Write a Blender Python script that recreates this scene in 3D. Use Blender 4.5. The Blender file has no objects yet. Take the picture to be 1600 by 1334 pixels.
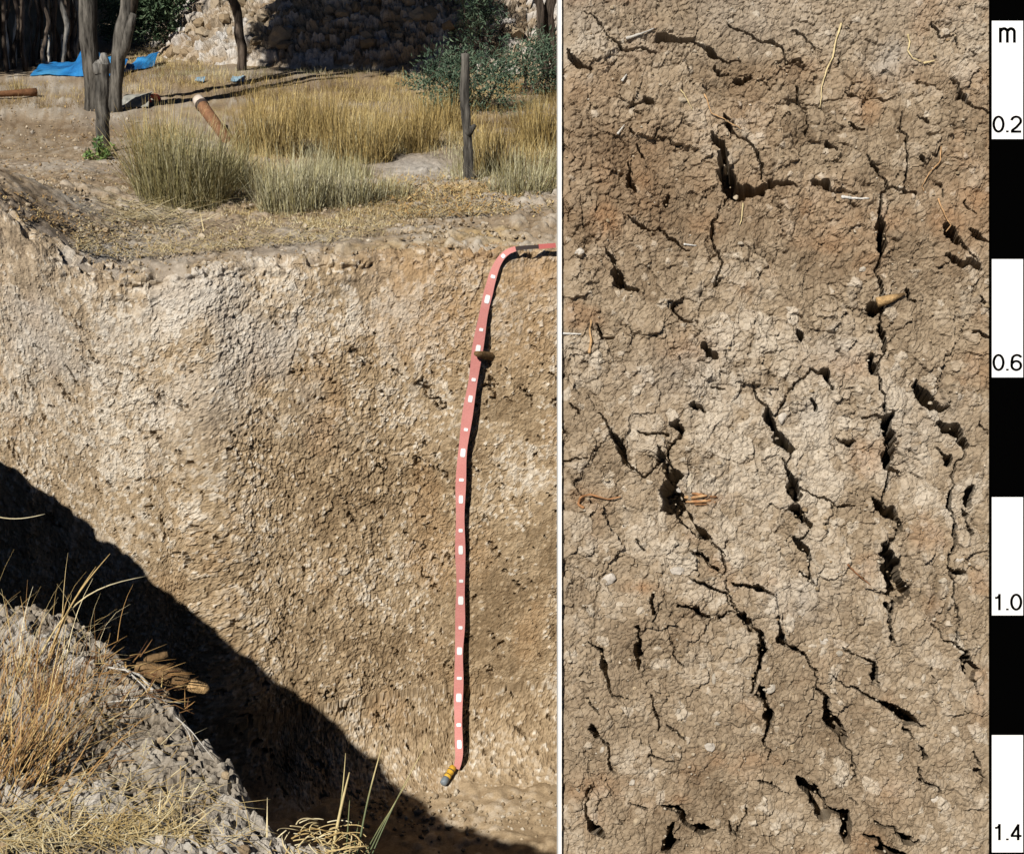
import bpy, bmesh, math, random
import numpy as np
from mathutils import Vector

# ------------------------------------------------------------------ camera, sky, sun, exposure
SC = bpy.context.scene
COL = SC.collection
PW, PH, FPX, PPX, PPY = 1600, 1334, 2240.0, 600.0, 667.0
TH, CAMH = math.radians(20.6), 1.35
cd = bpy.data.cameras.new('camera')
cam = bpy.data.objects.new('camera', cd); COL.objects.link(cam)
cam.location = (0, 0, CAMH); cam.rotation_euler = (math.radians(90) - TH, 0, 0)
cd.sensor_fit = 'HORIZONTAL'; cd.sensor_width = 36; cd.lens = FPX / PW * 36
cd.shift_x = (PW / 2 - PPX) / PW
cd.clip_start = 0.05; cd.clip_end = 2000
SC.camera = cam

SUN_EL, SUN_AZ = math.radians(41.2), math.radians(32)        # light travels towards +y and +x
to_sun = np.array([-math.sin(SUN_AZ) * math.cos(SUN_EL), -math.cos(SUN_AZ) * math.cos(SUN_EL), math.sin(SUN_EL)])
wd = bpy.data.worlds.new('World'); SC.world = wd; wd.use_nodes = True
nt = wd.node_tree
for n in list(nt.nodes): nt.nodes.remove(n)
wo = nt.nodes.new('ShaderNodeOutputWorld'); bg = nt.nodes.new('ShaderNodeBackground')
sk = nt.nodes.new('ShaderNodeTexSky'); sk.sky_type = 'NISHITA'; sk.sun_disc = False
sk.altitude = 1500; sk.air_density = 0.25; sk.dust_density = 0.1; sk.ozone_density = 1.0; sk.sun_elevation = SUN_EL; sk.sun_rotation = math.atan2(to_sun[0], to_sun[1])
bg.inputs['Strength'].default_value = 0.05
nt.links.new(sk.outputs['Color'], bg.inputs['Color']); nt.links.new(bg.outputs['Background'], wo.inputs['Surface'])
ld = bpy.data.lights.new('sun', 'SUN'); ld.energy = 5.0; ld.angle = math.radians(0.5); ld.color = (1.0, 0.95, 0.87)
sun = bpy.data.objects.new('sun', ld); COL.objects.link(sun)
sun.rotation_euler = Vector(to_sun).to_track_quat('Z', 'Y').to_euler(); sun.location = (-4, -6, 8)
SC.view_settings.view_transform = 'Standard'; SC.view_settings.look = 'None'
SC.view_settings.exposure = 0.15; SC.view_settings.gamma = 1.0; SC.view_settings.use_curve_mapping = False
SC.cycles.max_bounces = 3; SC.cycles.diffuse_bounces = 1

# ------------------------------------------------------------------ where a direction of view meets the place
CT, ST = math.cos(TH), math.sin(TH)
def dpt(px, py, d):
    """point at axial distance d along the view direction (px, py)"""
    px, py, d = np.asarray(px, float), np.asarray(py, float), np.asarray(d, float)
    a = (px - PPX) / FPX * d; b = (PPY - py) / FPX * d
    return np.stack([a, d * CT + b * ST, CAMH - d * ST + b * CT], -1)
def gpt(px, py, z=0.0):
    py = np.asarray(py, float)
    b = (PPY - py) / FPX
    return dpt(px, py, (z - CAMH) / (-ST + b * CT))
def proj(P):
    P = np.asarray(P, float)
    y, z = P[..., 1], P[..., 2] - CAMH
    d = y * CT - z * ST; b = y * ST + z * CT
    return PPX + P[..., 0] / d * FPX, PPY - b / d * FPX, d

# ------------------------------------------------------------------ noise
RG = np.random.default_rng(7)
TAB = RG.random((256, 256)); TB2 = RG.random((256, 256)); TB3 = RG.random((256, 256))
def vnoise(x, y, s=0):
    x = np.asarray(x, float) + s * 17.37; y = np.asarray(y, float) + s * 9.71
    xi = np.floor(x).astype(int); yi = np.floor(y).astype(int)
    u = x - xi; v = y - yi
    u = u * u * u * (u * (u * 6 - 15) + 10); v = v * v * v * (v * (v * 6 - 15) + 10)
    a = TAB[xi & 255, yi & 255]; b = TAB[(xi + 1) & 255, yi & 255]
    c = TAB[xi & 255, (yi + 1) & 255]; d = TAB[(xi + 1) & 255, (yi + 1) & 255]
    return (a + (b - a) * u) * (1 - v) + (c + (d - c) * u) * v
def fbm(x, y, s=0, o=4):
    r = 0; a = 1; t = 0
    for k in range(o):
        r = r + a * vnoise(np.asarray(x) * 2 ** k, np.asarray(y) * 2 ** k, s + k * 3); t += a; a *= 0.5
    return r / t - 0.5                                  # about -0.35 .. 0.35
def voro(x, y, s=0):
    """F1, F2-F1, cell random, facet tilt"""
    x = np.asarray(x, float) + s * 31.3; y = np.asarray(y, float) + s * 12.9
    xi = np.floor(x).astype(int); yi = np.floor(y).astype(int)
    f1 = np.full(x.shape, 9.0); f2 = np.full(x.shape, 9.0); cr = np.zeros(x.shape); tl = np.zeros(x.shape)
    for i in (-1, 0, 1):
        for j in (-1, 0, 1):
            a = (xi + i) & 255; b = (yi + j) & 255
            dx = x - (xi + i + TAB[a, b]); dy = y - (yi + j + TB2[a, b])
            d = np.hypot(dx, dy); m = d < f1
            f2 = np.where(m, f1, np.minimum(f2, d)); f1 = np.where(m, d, f1)
            cr = np.where(m, TB3[a, b], cr)
            g1 = TB3[(a + 71) & 255, b] - 0.5; g2 = TB3[a, (b + 37) & 255] - 0.5
            tl = np.where(m, g1 * dx + g2 * dy, tl)
    return f1, f2 - f1, cr, tl
def sstep(a, b, x):
    t = np.clip((x - a) / (b - a), 0, 1); return t * t * (3 - 2 * t)

# ------------------------------------------------------------------ linking and tagging
def tag(o, label=None, cat=None, group=None, kind=None):
    if label: o['label'] = label
    if cat: o['category'] = cat
    if group: o['group'] = group
    if kind: o['kind'] = kind
    return o
def obj(name, me, mat=None, parent=None):
    o = bpy.data.objects.new(name, me); COL.objects.link(o)
    if mat is not None and me is not None and not me.materials: me.materials.append(mat)
    if parent is not None: o.parent = parent
    return o
def empty(name, loc=(0, 0, 0), rz=0):
    o = bpy.data.objects.new(name, None); COL.objects.link(o)
    o.location = loc; o.rotation_euler = (0, 0, rz); o.empty_display_size = 0.1
    return o
def part(name, me, mat, root):
    """a part whose mesh is given in world coordinates, under an unrotated root"""
    me.transform(__import__('mathutils').Matrix.Translation(-Vector(root.location)))
    return obj(name, me, mat, root)
def copy_tree(o, parent=None):
    c = o.copy(); COL.objects.link(c)
    if parent is not None: c.parent = parent
    for ch in [q for q in o.children]: copy_tree(ch, c)
    return c

def raw_mesh(name, V, faces, attrs=None, smooth=True):
    """V (n,3); faces: (m,k) int array, or a list of such arrays"""
    me = bpy.data.meshes.new(name)
    V = np.asarray(V, np.float32); me.vertices.add(len(V)); me.vertices.foreach_set('co', V.ravel())
    fl = faces if isinstance(faces, list) else [faces]
    fl = [np.asarray(f, np.int32) for f in fl if len(f)]
    nl = sum(f.size for f in fl); nf = sum(len(f) for f in fl)
    me.loops.add(nl); me.polygons.add(nf)
    me.loops.foreach_set('vertex_index', np.concatenate([f.ravel() for f in fl]))
    tot = np.concatenate([np.full(len(f), f.shape[1], np.int32) for f in fl])
    me.polygons.foreach_set('loop_start', np.concatenate([[0], np.cumsum(tot)[:-1]]).astype(np.int32))
    me.polygons.foreach_set('use_smooth', np.full(nf, smooth))
    for k, a in (attrs or {}).items():
        at = me.attributes.new(k, 'FLOAT', 'POINT'); at.data.foreach_set('value', np.asarray(a, np.float32).ravel())
    me.update(calc_edges=True); me.validate()
    return me
def grid_faces(nr, nc, off=0, flip=False):
    i = np.arange(nr * nc).reshape(nr, nc) + off
    f = np.stack([i[:-1, :-1], i[:-1, 1:], i[1:, 1:], i[1:, :-1]], -1).reshape(-1, 4)
    return f[:, ::-1] if flip else f
def grid_normals(P):
    du = np.gradient(P, axis=1); dv = np.gradient(P, axis=0)
    n = np.cross(du, dv); return n / (np.linalg.norm(n, axis=-1, keepdims=True) + 1e-12)

class MB:
    """collects shapes, then links them as ONE mesh"""
    def __init__(s): s.V = []; s.F = {3: [], 4: []}; s.A = []; s.n = 0
    def add(s, V, F, tone=0.5):
        V = np.asarray(V, float).reshape(-1, 3); F = np.asarray(F, int)
        s.V.append(V); s.F[F.shape[1]].append(F + s.n); s.A.append(np.full(len(V), tone) if np.isscalar(tone) else np.asarray(tone)); s.n += len(V)
    def tube(s, pts, rad, k=8, rough=0.0, seed=0, tone=0.5, cap=True):
        pts = np.asarray(pts, float); n = len(pts); rad = np.broadcast_to(np.asarray(rad, float), (n,))
        t = np.gradient(pts, axis=0); t /= np.linalg.norm(t, axis=1, keepdims=True) + 1e-9
        ref = np.array([0, 1.0, 0.13]) if abs(t[0][1]) < 0.8 else np.array([1.0, 0, 0.1])
        a = np.cross(t, ref); a /= np.linalg.norm(a, axis=1, keepdims=True); b = np.cross(t, a)
        th = np.arange(k) * 2 * math.pi / k
        R = rad[:, None] * np.ones((1, k))
        if rough:
            R = R * (1 + rough * 2.2 * fbm(th[None, :] * 1.3 + seed, np.arange(n)[:, None] * 0.45 + seed * 3, 5, 3)
                     + rough * 0.8 * (TAB[(np.arange(k) * 7 + seed) & 255, 3][None, :] - 0.5))
        V = pts[:, None, :] + R[..., None] * (a[:, None, :] * np.cos(th)[None, :, None] + b[:, None, :] * np.sin(th)[None, :, None])
        i = np.arange(n * k).reshape(n, k); j = np.roll(i, -1, 1)
        F = np.stack([i[:-1], j[:-1], j[1:], i[1:]], -1).reshape(-1, 4)
        base = s.n; s.add(V.reshape(-1, 3), F, tone)
        if cap:
            for row, e, fl in ((0, pts[0] - t[0] * rad[0] * 0.15, 1), (n - 1, pts[-1] + t[-1] * rad[-1] * 0.15, 0)):
                ci = s.n; s.add([e], np.zeros((0, 3), int), float(np.mean(tone)))
                r = i[row] + base; q = np.roll(r, -1)
                f = np.stack([q, r, np.full(k, ci)], -1) if fl else np.stack([r, q, np.full(k, ci)], -1)
                s.F[3].append(f)
    def hexa(s, c8, tone=0.5):
        s.add(c8, [[0, 3, 2, 1], [4, 5, 6, 7], [0, 1, 5, 4], [1, 2, 6, 5], [2, 3, 7, 6], [3, 0, 4, 7]], tone)
    def mesh(s, name, smooth=True):
        fl = [np.concatenate(s.F[k]) for k in (3, 4) if s.F[k]]
        return raw_mesh(name, np.concatenate(s.V), fl, {'tone': np.concatenate(s.A)}, smooth)
    def build(s, name, mat, parent=None, smooth=True): return obj(name, s.mesh(name, smooth), mat, parent)
    def part(s, name, mat, root, smooth=True): return part(name, s.mesh(name, smooth), mat, root)

def blades_mesh(name, root, az, lean, length, width, bend, tone, rings=4, face=None):
    """n ribbons of grass: root (n,3), heading az, lean from the vertical, bend = extra lean towards the tip"""
    n = len(root); t = np.linspace(0, 1, rings)
    ang = lean[:, None] + bend[:, None] * t[None, :] ** 1.5
    seg = length[:, None] / (rings - 1)
    hx = np.concatenate([np.zeros((n, 1)), np.cumsum(np.sin(ang[:, :-1]) * seg, 1)], 1)
    hz = np.concatenate([np.zeros((n, 1)), np.cumsum(np.cos(ang[:, :-1]) * seg, 1)], 1)
    C = np.stack([root[:, 0:1] + np.cos(az)[:, None] * hx, root[:, 1:2] + np.sin(az)[:, None] * hx, root[:, 2:3] + hz], -1)
    fa = az + math.pi / 2 if face is None else face
    w = width[:, None] * np.array([1.0, 0.95, 0.75, 0.16] if rings == 4 else np.linspace(1, 0.15, rings))[None, :] * 0.5
    sd = np.stack([np.cos(fa), np.sin(fa), np.zeros(n)], -1)[:, None, :] * w[..., None]
    V = np.stack([C - sd, C + sd], 2).reshape(-1, 3)
    b = (np.arange(n) * rings * 2)[:, None] + np.arange(rings - 1)[None, :] * 2
    F = np.stack([b, b + 1, b + 3, b + 2], -1).reshape(-1, 4)
    return raw_mesh(name, V, F, {'tone': np.repeat(tone, rings * 2)}, True)

# ------------------------------------------------------------------ materials
def lnk(nt, a, b): nt.links.new(a, b)
def newmat(name, rough=0.9, spec=0.15):
    m = bpy.data.materials.new(name); m.use_nodes = True
    b = m.node_tree.nodes['Principled BSDF']; b.inputs['Roughness'].default_value = rough
    b.inputs['Specular IOR Level'].default_value = spec
    return m, m.node_tree, b
def ramp(nt, stops):
    r = nt.nodes.new('ShaderNodeValToRGB'); e = r.color_ramp.elements
    while len(e) < len(stops): e.new(0.5)
    for i, (p, c) in enumerate(stops): e[i].position = p; e[i].color = (*c, 1)
    return r
def noise(nt, co, scale, detail=4, rough=0.6):
    n = nt.nodes.new('ShaderNodeTexNoise'); n.inputs['Scale'].default_value = scale
    n.inputs['Detail'].default_value = detail; n.inputs['Roughness'].default_value = rough
    lnk(nt, co, n.inputs['Vector']); return n
def mixc(nt, fac, a, b, mode='MIX'):
    m = nt.nodes.new('ShaderNodeMix'); m.data_type = 'RGBA'; m.blend_type = mode
    for s, v in ((m.inputs[0], fac), (m.inputs[6], a), (m.inputs[7], b)):
        if isinstance(v, (int, float)): s.default_value = v
        elif isinstance(v, tuple): s.default_value = (*v, 1)
        else: lnk(nt, v, s)
    return m.outputs[2]
def attr(nt, name):
    a = nt.nodes.new('ShaderNodeAttribute'); a.attribute_name = name; return a.outputs['Fac']

def soil_mat(name, dark, mid, pale, stain, fine=160, bump=0.35, dist=0.004):
    """tone = lighter or darker peds, stain = rusty mottles, pale = grey crust"""
    m, nt, b = newmat(name, 0.95, 0.08)
    co = nt.nodes.new('ShaderNodeTexCoord').outputs['Object']
    r = ramp(nt, [(0.0, dark), (0.5, mid), (1.0, pale)]); lnk(nt, attr(nt, 'tone'), r.inputs[0])
    c = mixc(nt, attr(nt, 'stain'), r.outputs[0], stain)
    c = mixc(nt, attr(nt, 'grey'), c, (pale[0] * 0.86, pale[1] * 0.90, pale[2] * 0.98))
    n1 = noise(nt, co, fine, 5, 0.75); g = ramp(nt, [(0.25, (0.62, 0.6, 0.58)), (0.5, (0.98, 0.98, 0.98)), (0.78, (1.35, 1.36, 1.38))])
    lnk(nt, n1.outputs[0], g.inputs[0]); c = mixc(nt, 1.0, c, g.outputs[0], 'MULTIPLY')
    lnk(nt, c, b.inputs['Base Color'])
    n2 = noise(nt, co, fine * 0.8, 6, 0.8); bp = nt.nodes.new('ShaderNodeBump')
    bp.inputs['Strength'].default_value = bump; bp.inputs['Distance'].default_value = dist
    lnk(nt, n2.outputs[0], bp.inputs['Height']); lnk(nt, bp.outputs[0], b.inputs['Normal'])
    return m
def tone_mat(name, stops, rough=0.8, spec=0.2, scale=60, amt=0.5, bump=0.0, stretch=None, trans=0.0):
    m, nt, b = newmat(name, rough, spec)
    co = nt.nodes.new('ShaderNodeTexCoord').outputs['Object']
    if stretch:
        mp = nt.nodes.new('ShaderNodeMapping'); mp.inputs['Scale'].default_value = stretch
        lnk(nt, co, mp.inputs['Vector']); co = mp.outputs[0]
    r = ramp(nt, stops); lnk(nt, attr(nt, 'tone'), r.inputs[0])
    n1 = noise(nt, co, scale, 4, 0.7); g = ramp(nt, [(0.3, (1 - amt,) * 3), (0.7, (1 + amt,) * 3)])
    lnk(nt, n1.outputs[0], g.inputs[0]); c = mixc(nt, 1.0, r.outputs[0], g.outputs[0], 'MULTIPLY')
    lnk(nt, c, b.inputs['Base Color'])
    if bump:
        bp = nt.nodes.new('ShaderNodeBump'); bp.inputs['Strength'].default_value = bump; bp.inputs['Distance'].default_value = 0.01
        lnk(nt, n1.outputs[0], bp.inputs['Height']); lnk(nt, bp.outputs[0], b.inputs['Normal'])
    return m

M_SLAB = soil_mat('soil_close', (0.20, 0.146, 0.093), (0.33, 0.257, 0.176), (0.49, 0.42, 0.33), (0.32, 0.185, 0.095), 170, 0.5, 0.003)
M_WALL = soil_mat('soil_wall', (0.235, 0.165, 0.095), (0.405, 0.305, 0.192), (0.64, 0.57, 0.47), (0.37, 0.235, 0.12), 110, 0.5, 0.006)
M_GROUND = soil_mat('soil_ground', (0.20, 0.14, 0.085), (0.315, 0.245, 0.17), (0.48, 0.43, 0.36), (0.42, 0.30, 0.14), 60, 0.6, 0.01)
M_BANK = soil_mat('soil_bank', (0.17, 0.135, 0.095), (0.335, 0.29, 0.23), (0.54, 0.50, 0.44), (0.30, 0.19, 0.09), 130, 0.7, 0.006)
M_HEAP = soil_mat('soil_heap', (0.22, 0.155, 0.095), (0.42, 0.345, 0.255), (0.66, 0.62, 0.56), (0.36, 0.24, 0.12), 45, 0.7, 0.02)
GOLD = [(0, (0.15, 0.10, 0.035)), (0.45, (0.37, 0.265, 0.095)), (1, (0.56, 0.45, 0.22))]
OLIVE = [(0, (0.13, 0.12, 0.05)), (0.5, (0.31, 0.27, 0.125)), (1, (0.50, 0.47, 0.31))]
STRAW = [(0, (0.38, 0.26, 0.10)), (0.5, (0.58, 0.45, 0.22)), (1, (0.74, 0.66, 0.44))]
RUST = [(0, (0.14, 0.065, 0.03)), (0.5, (0.36, 0.205, 0.075)), (1, (0.58, 0.43, 0.19))]
M_GOLD = tone_mat('dry_grass', GOLD, 0.7, 0.25, 55, 0.55)
M_OLIVE = tone_mat('grey_green_grass', OLIVE, 0.7, 0.25, 55, 0.55)
M_STRAW = tone_mat('straw', STRAW, 0.6, 0.3, 60, 0.25)
M_RUST = tone_mat('rusty_grass', RUST, 0.6, 0.3, 60, 0.25)
M_STALK = tone_mat('green_stalk', [(0, (0.06, 0.10, 0.05)), (0.5, (0.22, 0.22, 0.10)), (1, (0.60, 0.48, 0.24))], 0.6, 0.3, 60, 0.2)
M_LEAF = tone_mat('wattle_leaf', [(0, (0.025, 0.045, 0.028)), (0.5, (0.06, 0.098, 0.058)), (1, (0.14, 0.18, 0.11))], 0.6, 0.3, 20, 0.3)
M_BUSH = tone_mat('bush_leaf', [(0, (0.04, 0.07, 0.035)), (0.5, (0.09, 0.145, 0.075)), (1, (0.17, 0.23, 0.13))], 0.6, 0.3, 20, 0.3)
M_GREEN = tone_mat('fresh_leaf', [(0, (0.05, 0.10, 0.03)), (0.5, (0.12, 0.20, 0.06)), (1, (0.24, 0.32, 0.10))], 0.5, 0.3, 20, 0.2)
M_LITTER = tone_mat('leaf_litter', [(0, (0.12, 0.07, 0.03)), (0.5, (0.35, 0.21, 0.08)), (1, (0.60, 0.46, 0.22))], 0.8, 0.2, 40, 0.3)
M_BARK = tone_mat('grey_bark', [(0, (0.035, 0.033, 0.03)), (0.5, (0.125, 0.115, 0.10)), (1, (0.30, 0.29, 0.27))], 0.9, 0.1, 34, 0.95, 1.0, (1.0, 1.0, 0.16))
M_DARKBARK = tone_mat('dark_bark', [(0, (0.03, 0.025, 0.02)), (0.5, (0.09, 0.07, 0.055)), (1, (0.16, 0.14, 0.12))], 0.9, 0.1, 34, 0.95, 1.0, (1.0, 1.0, 0.16))
M_PALEWOOD = tone_mat('bleached_wood', [(0, (0.28, 0.26, 0.22)), (0.5, (0.46, 0.43, 0.38)), (1, (0.62, 0.60, 0.56))], 0.9, 0.1, 40, 0.35, 0.4, (1, 1, 0.12))
M_LOG = tone_mat('red_log', [(0, (0.08, 0.04, 0.022)), (0.5, (0.20, 0.10, 0.05)), (1, (0.30, 0.18, 0.10))], 0.85, 0.1, 40, 0.4, 0.5)
M_WOOD = tone_mat('brown_wood', [(0, (0.08, 0.05, 0.025)), (0.5, (0.20, 0.125, 0.06)), (1, (0.52, 0.34, 0.16))], 0.85, 0.15, 90, 0.5, 0.6)
M_STONE = tone_mat('pale_stone', [(0, (0.27, 0.22, 0.165)), (0.5, (0.40, 0.35, 0.28)), (1, (0.53, 0.48, 0.42))], 0.9, 0.1, 60, 0.3, 0.4)
M_CLOD = tone_mat('clod', [(0, (0.22, 0.15, 0.085)), (0.5, (0.35, 0.27, 0.175)), (1, (0.52, 0.46, 0.37))], 0.95, 0.08, 70, 0.35, 0.6)
M_ROOT = tone_mat('orange_root', [(0, (0.20, 0.085, 0.04)), (0.5, (0.38, 0.19, 0.085)), (1, (0.56, 0.37, 0.19))], 0.8, 0.2, 120, 0.35, 0.4)
M_SHRUB = tone_mat('shrub_leaf', [(0, (0.03, 0.055, 0.035)), (0.5, (0.075, 0.12, 0.075)), (1, (0.15, 0.20, 0.125))], 0.6, 0.3, 20, 0.3)
M_WEB = tone_mat('red_webbing', [(0, (0.44, 0.11, 0.10)), (0.5, (0.60, 0.245, 0.22)), (1, (0.66, 0.33, 0.30))], 0.7, 0.3, 260, 0.12, 0.3)
M_SHADEWEB_RING = tone_mat('shaded_webbing_dark_ring', [(0, (0.02, 0.015, 0.015)), (0.5, (0.06, 0.045, 0.04)), (1, (0.12, 0.09, 0.08))], 0.8, 0.2, 200, 0.2)  # red tape coloured as if in shadow; also the truly dark ring and bands
M_WHITE = tone_mat('white_paint', [(0, (0.86, 0.86, 0.85)), (1, (0.86, 0.86, 0.85))], 0.6, 0.2, 60, 0.02)
M_CHALK = tone_mat('chalk', [(0, (0.55, 0.52, 0.47)), (1, (0.72, 0.70, 0.66))], 0.9, 0.1, 200, 0.3, 0.4)
M_BLACK = tone_mat('black_paint', [(0, (0.0008, 0.0008, 0.0008)), (1, (0.0008, 0.0008, 0.0008))], 0.95, 0.0, 60, 0.02)
M_YELLOW = tone_mat('yellow_handle', [(0, (0.50, 0.26, 0.02)), (0.5, (0.62, 0.36, 0.035)), (1, (0.7, 0.45, 0.07))], 0.5, 0.4, 120, 0.3)
M_GREYCAP = tone_mat('grey_cap', [(0, (0.10, 0.12, 0.14)), (1, (0.26, 0.30, 0.33))], 0.5, 0.4, 80, 0.2)
M_BLUE = tone_mat('blue_tarpaulin', [(0, (0.012, 0.10, 0.30)), (0.5, (0.022, 0.19, 0.47)), (1, (0.08, 0.33, 0.60))], 0.45, 0.4, 15, 0.3, 0.4)
M_PALEBLUE = tone_mat('pale_blue_plastic', [(0, (0.16, 0.30, 0.42)), (1, (0.40, 0.55, 0.64))], 0.5, 0.3, 30, 0.3)
M_REDP = tone_mat('red_plastic', [(0, (0.55, 0.05, 0.03)), (1, (0.75, 0.16, 0.11))], 0.4, 0.4, 20, 0.3)
M_PIPE = tone_mat('brown_pipe', [(0, (0.10, 0.05, 0.028)), (0.5, (0.21, 0.105, 0.055)), (1, (0.32, 0.18, 0.10))], 0.7, 0.2, 40, 0.35, 0.4)
M_PALEPIPE = tone_mat('pale_pipe_end', [(0, (0.5, 0.42, 0.35)), (1, (0.66, 0.58, 0.50))], 0.7, 0.2, 40, 0.2)
M_GREYBAG = tone_mat('grey_sheet', [(0, (0.14, 0.14, 0.12)), (0.5, (0.25, 0.25, 0.22)), (1, (0.36, 0.36, 0.33))], 0.7, 0.2, 25, 0.3, 0.4)

# ------------------------------------------------------------------ the lie of the land
RIM = np.array([(-900, 120), (-500, 165), (-250, 215), (-120, 258), (-60, 285), (0, 322), (50, 352), (90, 390), (130, 420), (180, 433), (240, 430), (300, 418),
                (400, 406), (500, 399), (560, 394), (620, 389), (700, 387), (800, 387), (870, 384), (1000, 378), (1300, 372), (1700, 366), (2300, 360)], float)
def rim_py(px, jit=1.0):
    px = np.asarray(px, float)
    return sum(np.interp(px + o, RIM[:, 0], RIM[:, 1]) for o in (-80, -60, -40, -20, 0, 20, 40, 60, 80)) / 9 + jit * 8 * fbm(px / 45.0, 0.3, 11, 4)
DEPTH = 2.15
def ground_z(x, y):
    x = np.asarray(x, float); y = np.asarray(y, float)
    far = sstep(0.1, 1.5, y - 5.6)
    z = 0.06 * fbm(x / 1.1, y / 1.1, 21, 3) * far + 0.02 * fbm(x / 0.35, y / 0.35, 22, 3)
    k = np.linspace(-900, 2300, 400); RL = rim_line(k, 0.0); o = np.argsort(RL[:, 0])
    yr = np.interp(x, RL[o, 0], RL[o, 1]); zr = np.interp(x, RL[o, 0], RL[o, 2])
    return z + 0.05 * np.clip(y - 15, 0, 200) + zr * sstep(1.9, 0.0, y - yr)

def rim_h(px):
    """the wall runs straight; left of the middle the ground dips and then rises towards the left"""
    px = np.asarray(px, float); b = (PPY - rim_py(px, 0.0)) / FPX
    yp = 5.33 - (300 - np.clip(px, -150, 300)) * 0.0003 + np.clip(-150 - px, 0, 900) * 0.003
    return (CAMH + yp / (CT + b * ST) * (-ST + b * CT)) * sstep(350, 250, px)
def rim_line(px, jit=1.0):
    px = np.asarray(px, float)
    return gpt(px, rim_py(px, jit), rim_h(px))

# far ground: one sheet from the rim of the pit out to the horizon
cols = np.concatenate([np.linspace(-900, -60, 40)[:-1], np.linspace(-60, 900, 330)[:-1], np.linspace(900, 1700, 120)[:-1], np.linspace(1700, 2300, 14)])
R = rim_line(cols)
tr = np.concatenate([np.linspace(0, 2.2, 170)[:-1], 2.2 + np.geomspace(0.014, 300, 110)])
X = R[None, :, 0] * (1 + 0.19 * tr[:, None]) ; Y = R[None, :, 1] + tr[:, None] + 0 * R[None, :, 0]
Z = ground_z(X, Y)
fade = sstep(0, 0.05, tr)[:, None]
near = np.exp(-tr / 6)[:, None]
f1, e1, c1, t1 = voro(X / 0.07 + 1.5 * fbm(X / .1, Y / .1, 3), Y / 0.07 + 1.5 * fbm(X / .1, Y / .1, 4), 1)
f2, e2, c2, t2 = voro(X / 0.03, Y / 0.03, 2)
lump = sstep(-0.05, 0.22, fbm(X / 0.5, Y / 0.5, 31, 3))
Z = Z + fade * near * ((.3 + lump) * (0.034 * c1 * (1 - f1) + 0.018 * (c2 - .3) * (1 - f2)) + 0.008 * (c2 - .5) + 0.05 * fbm(X / .2, Y / .2, 33, 4) + 0.012 * fbm(X / .04, Y / .04, 34, 3))
Z = Z - 0.10 * np.exp(-tr / 0.012)[:, None]
gx = proj(np.stack([X, Y, Z], -1))
pale = np.maximum(sstep(0.05, 0.3, fbm(X / 0.8, Y / 0.5, 41, 4)) * 0.7, 0.9 * np.exp(-tr / 0.35)[:, None] * sstep(-0.15, 0.2, fbm(X / 0.3, Y / 0.2, 44, 3)) * sstep(640, 480, gx[0]))
tread = np.exp(-(((gx[0] - 160) / 90) ** 2 + ((gx[1] - 395) / 22) ** 2)) * 0.9
tread = np.maximum(tread, 0.8 * np.exp(-(((gx[0] - 650) / 70) ** 2 + ((gx[1] - 262) / 24) ** 2)))
tone = np.clip(0.48 + 1.0 * fbm(X / .4, Y / .4, 42, 4) + 0.45 * (c1 - .5) + 0.3 * (c2 - .5), 0, 1)
straw_st = np.clip(sstep(0.0, 0.3, fbm(X / 0.45, Y / 0.3, 43, 4)) * sstep(150, 420, gx[0]) * 0.9, 0, 1)
GP = np.stack([X, Y, Z], -1)
ground = tag(obj('ground', raw_mesh('ground', GP.reshape(-1, 3), grid_faces(*X.shape), {'tone': tone, 'stain': straw_st, 'grey': np.clip(np.maximum(pale * 0.5, tread), 0, 1)}), M_GROUND), kind='structure')

# the far wall of the pit
def wall_base_points(px, t):
    """t = 0 rim .. 1 toe"""
    R = rim_line(px, 0.0); RJ = rim_line(px) - R
    dR = np.gradient(R, axis=0); nx = dR[:, 1]; ny = -dR[:, 0]
    L = np.hypot(nx, ny) + 1e-9; nx, ny = nx / L, ny / L
    k = np.ones(31) / 31
    if len(px) > 60: 
        nx = np.convolve(np.pad(nx, 15, 'edge'), k, 'valid'); ny = np.convolve(np.pad(ny, 15, 'edge'), k, 'valid')
    T = t[:, None]
    off = -0.09 * np.exp(-T / 0.0035) + 0.36 * T + 0.035 * (1 - np.exp(-T / 0.02)) + 0.42 * np.clip((T - 0.86) / 0.14, 0, 1) ** 2
    zz = -DEPTH * (T - 0.010 * (1 - np.exp(-T / 0.012)))
    zz = np.where(T > 0.86, -DEPTH * (0.85 + 0.165 * (1 - (1 - (T - 0.86) / 0.14) ** 2)), zz * 0.85 / 0.86)
    jt = np.exp(-T / 0.05)
    P = np.stack([R[None, :, 0] + off * nx[None, :] + RJ[None, :, 0] * jt, R[None, :, 1] + off * ny[None, :] + RJ[None, :, 1] * jt, zz + ground_z(R[:, 0], R[:, 1])[None, :] * (1 - T)], -1)
    return P
wc = np.concatenate([np.linspace(-900, -130, 40)[:-1], np.linspace(-130, 905, 560)[:-1], np.linspace(905, 1500, 85)[:-1], np.linspace(1500, 2300, 24)])
wt = np.concatenate([np.linspace(0, 0.03, 26)[:-1], np.linspace(0.03, 1, 465)])
P = wall_base_points(wc, wt)
N = grid_normals(P); N *= np.where(N[..., 1:2] > 0, -1, 1)
S = np.concatenate([[0], np.cumsum(np.linalg.norm(np.diff(P[60], axis=0), axis=1))])
S = S[None, :] + 0 * P[..., 0]; DQ = -P[..., 2]; Q = np.concatenate([np.zeros((1, P.shape[1])), np.cumsum(np.linalg.norm(np.diff(P, axis=0), axis=2), 0)]); Q = np.tile(Q[:, 300:301], (1, P.shape[1]))
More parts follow.
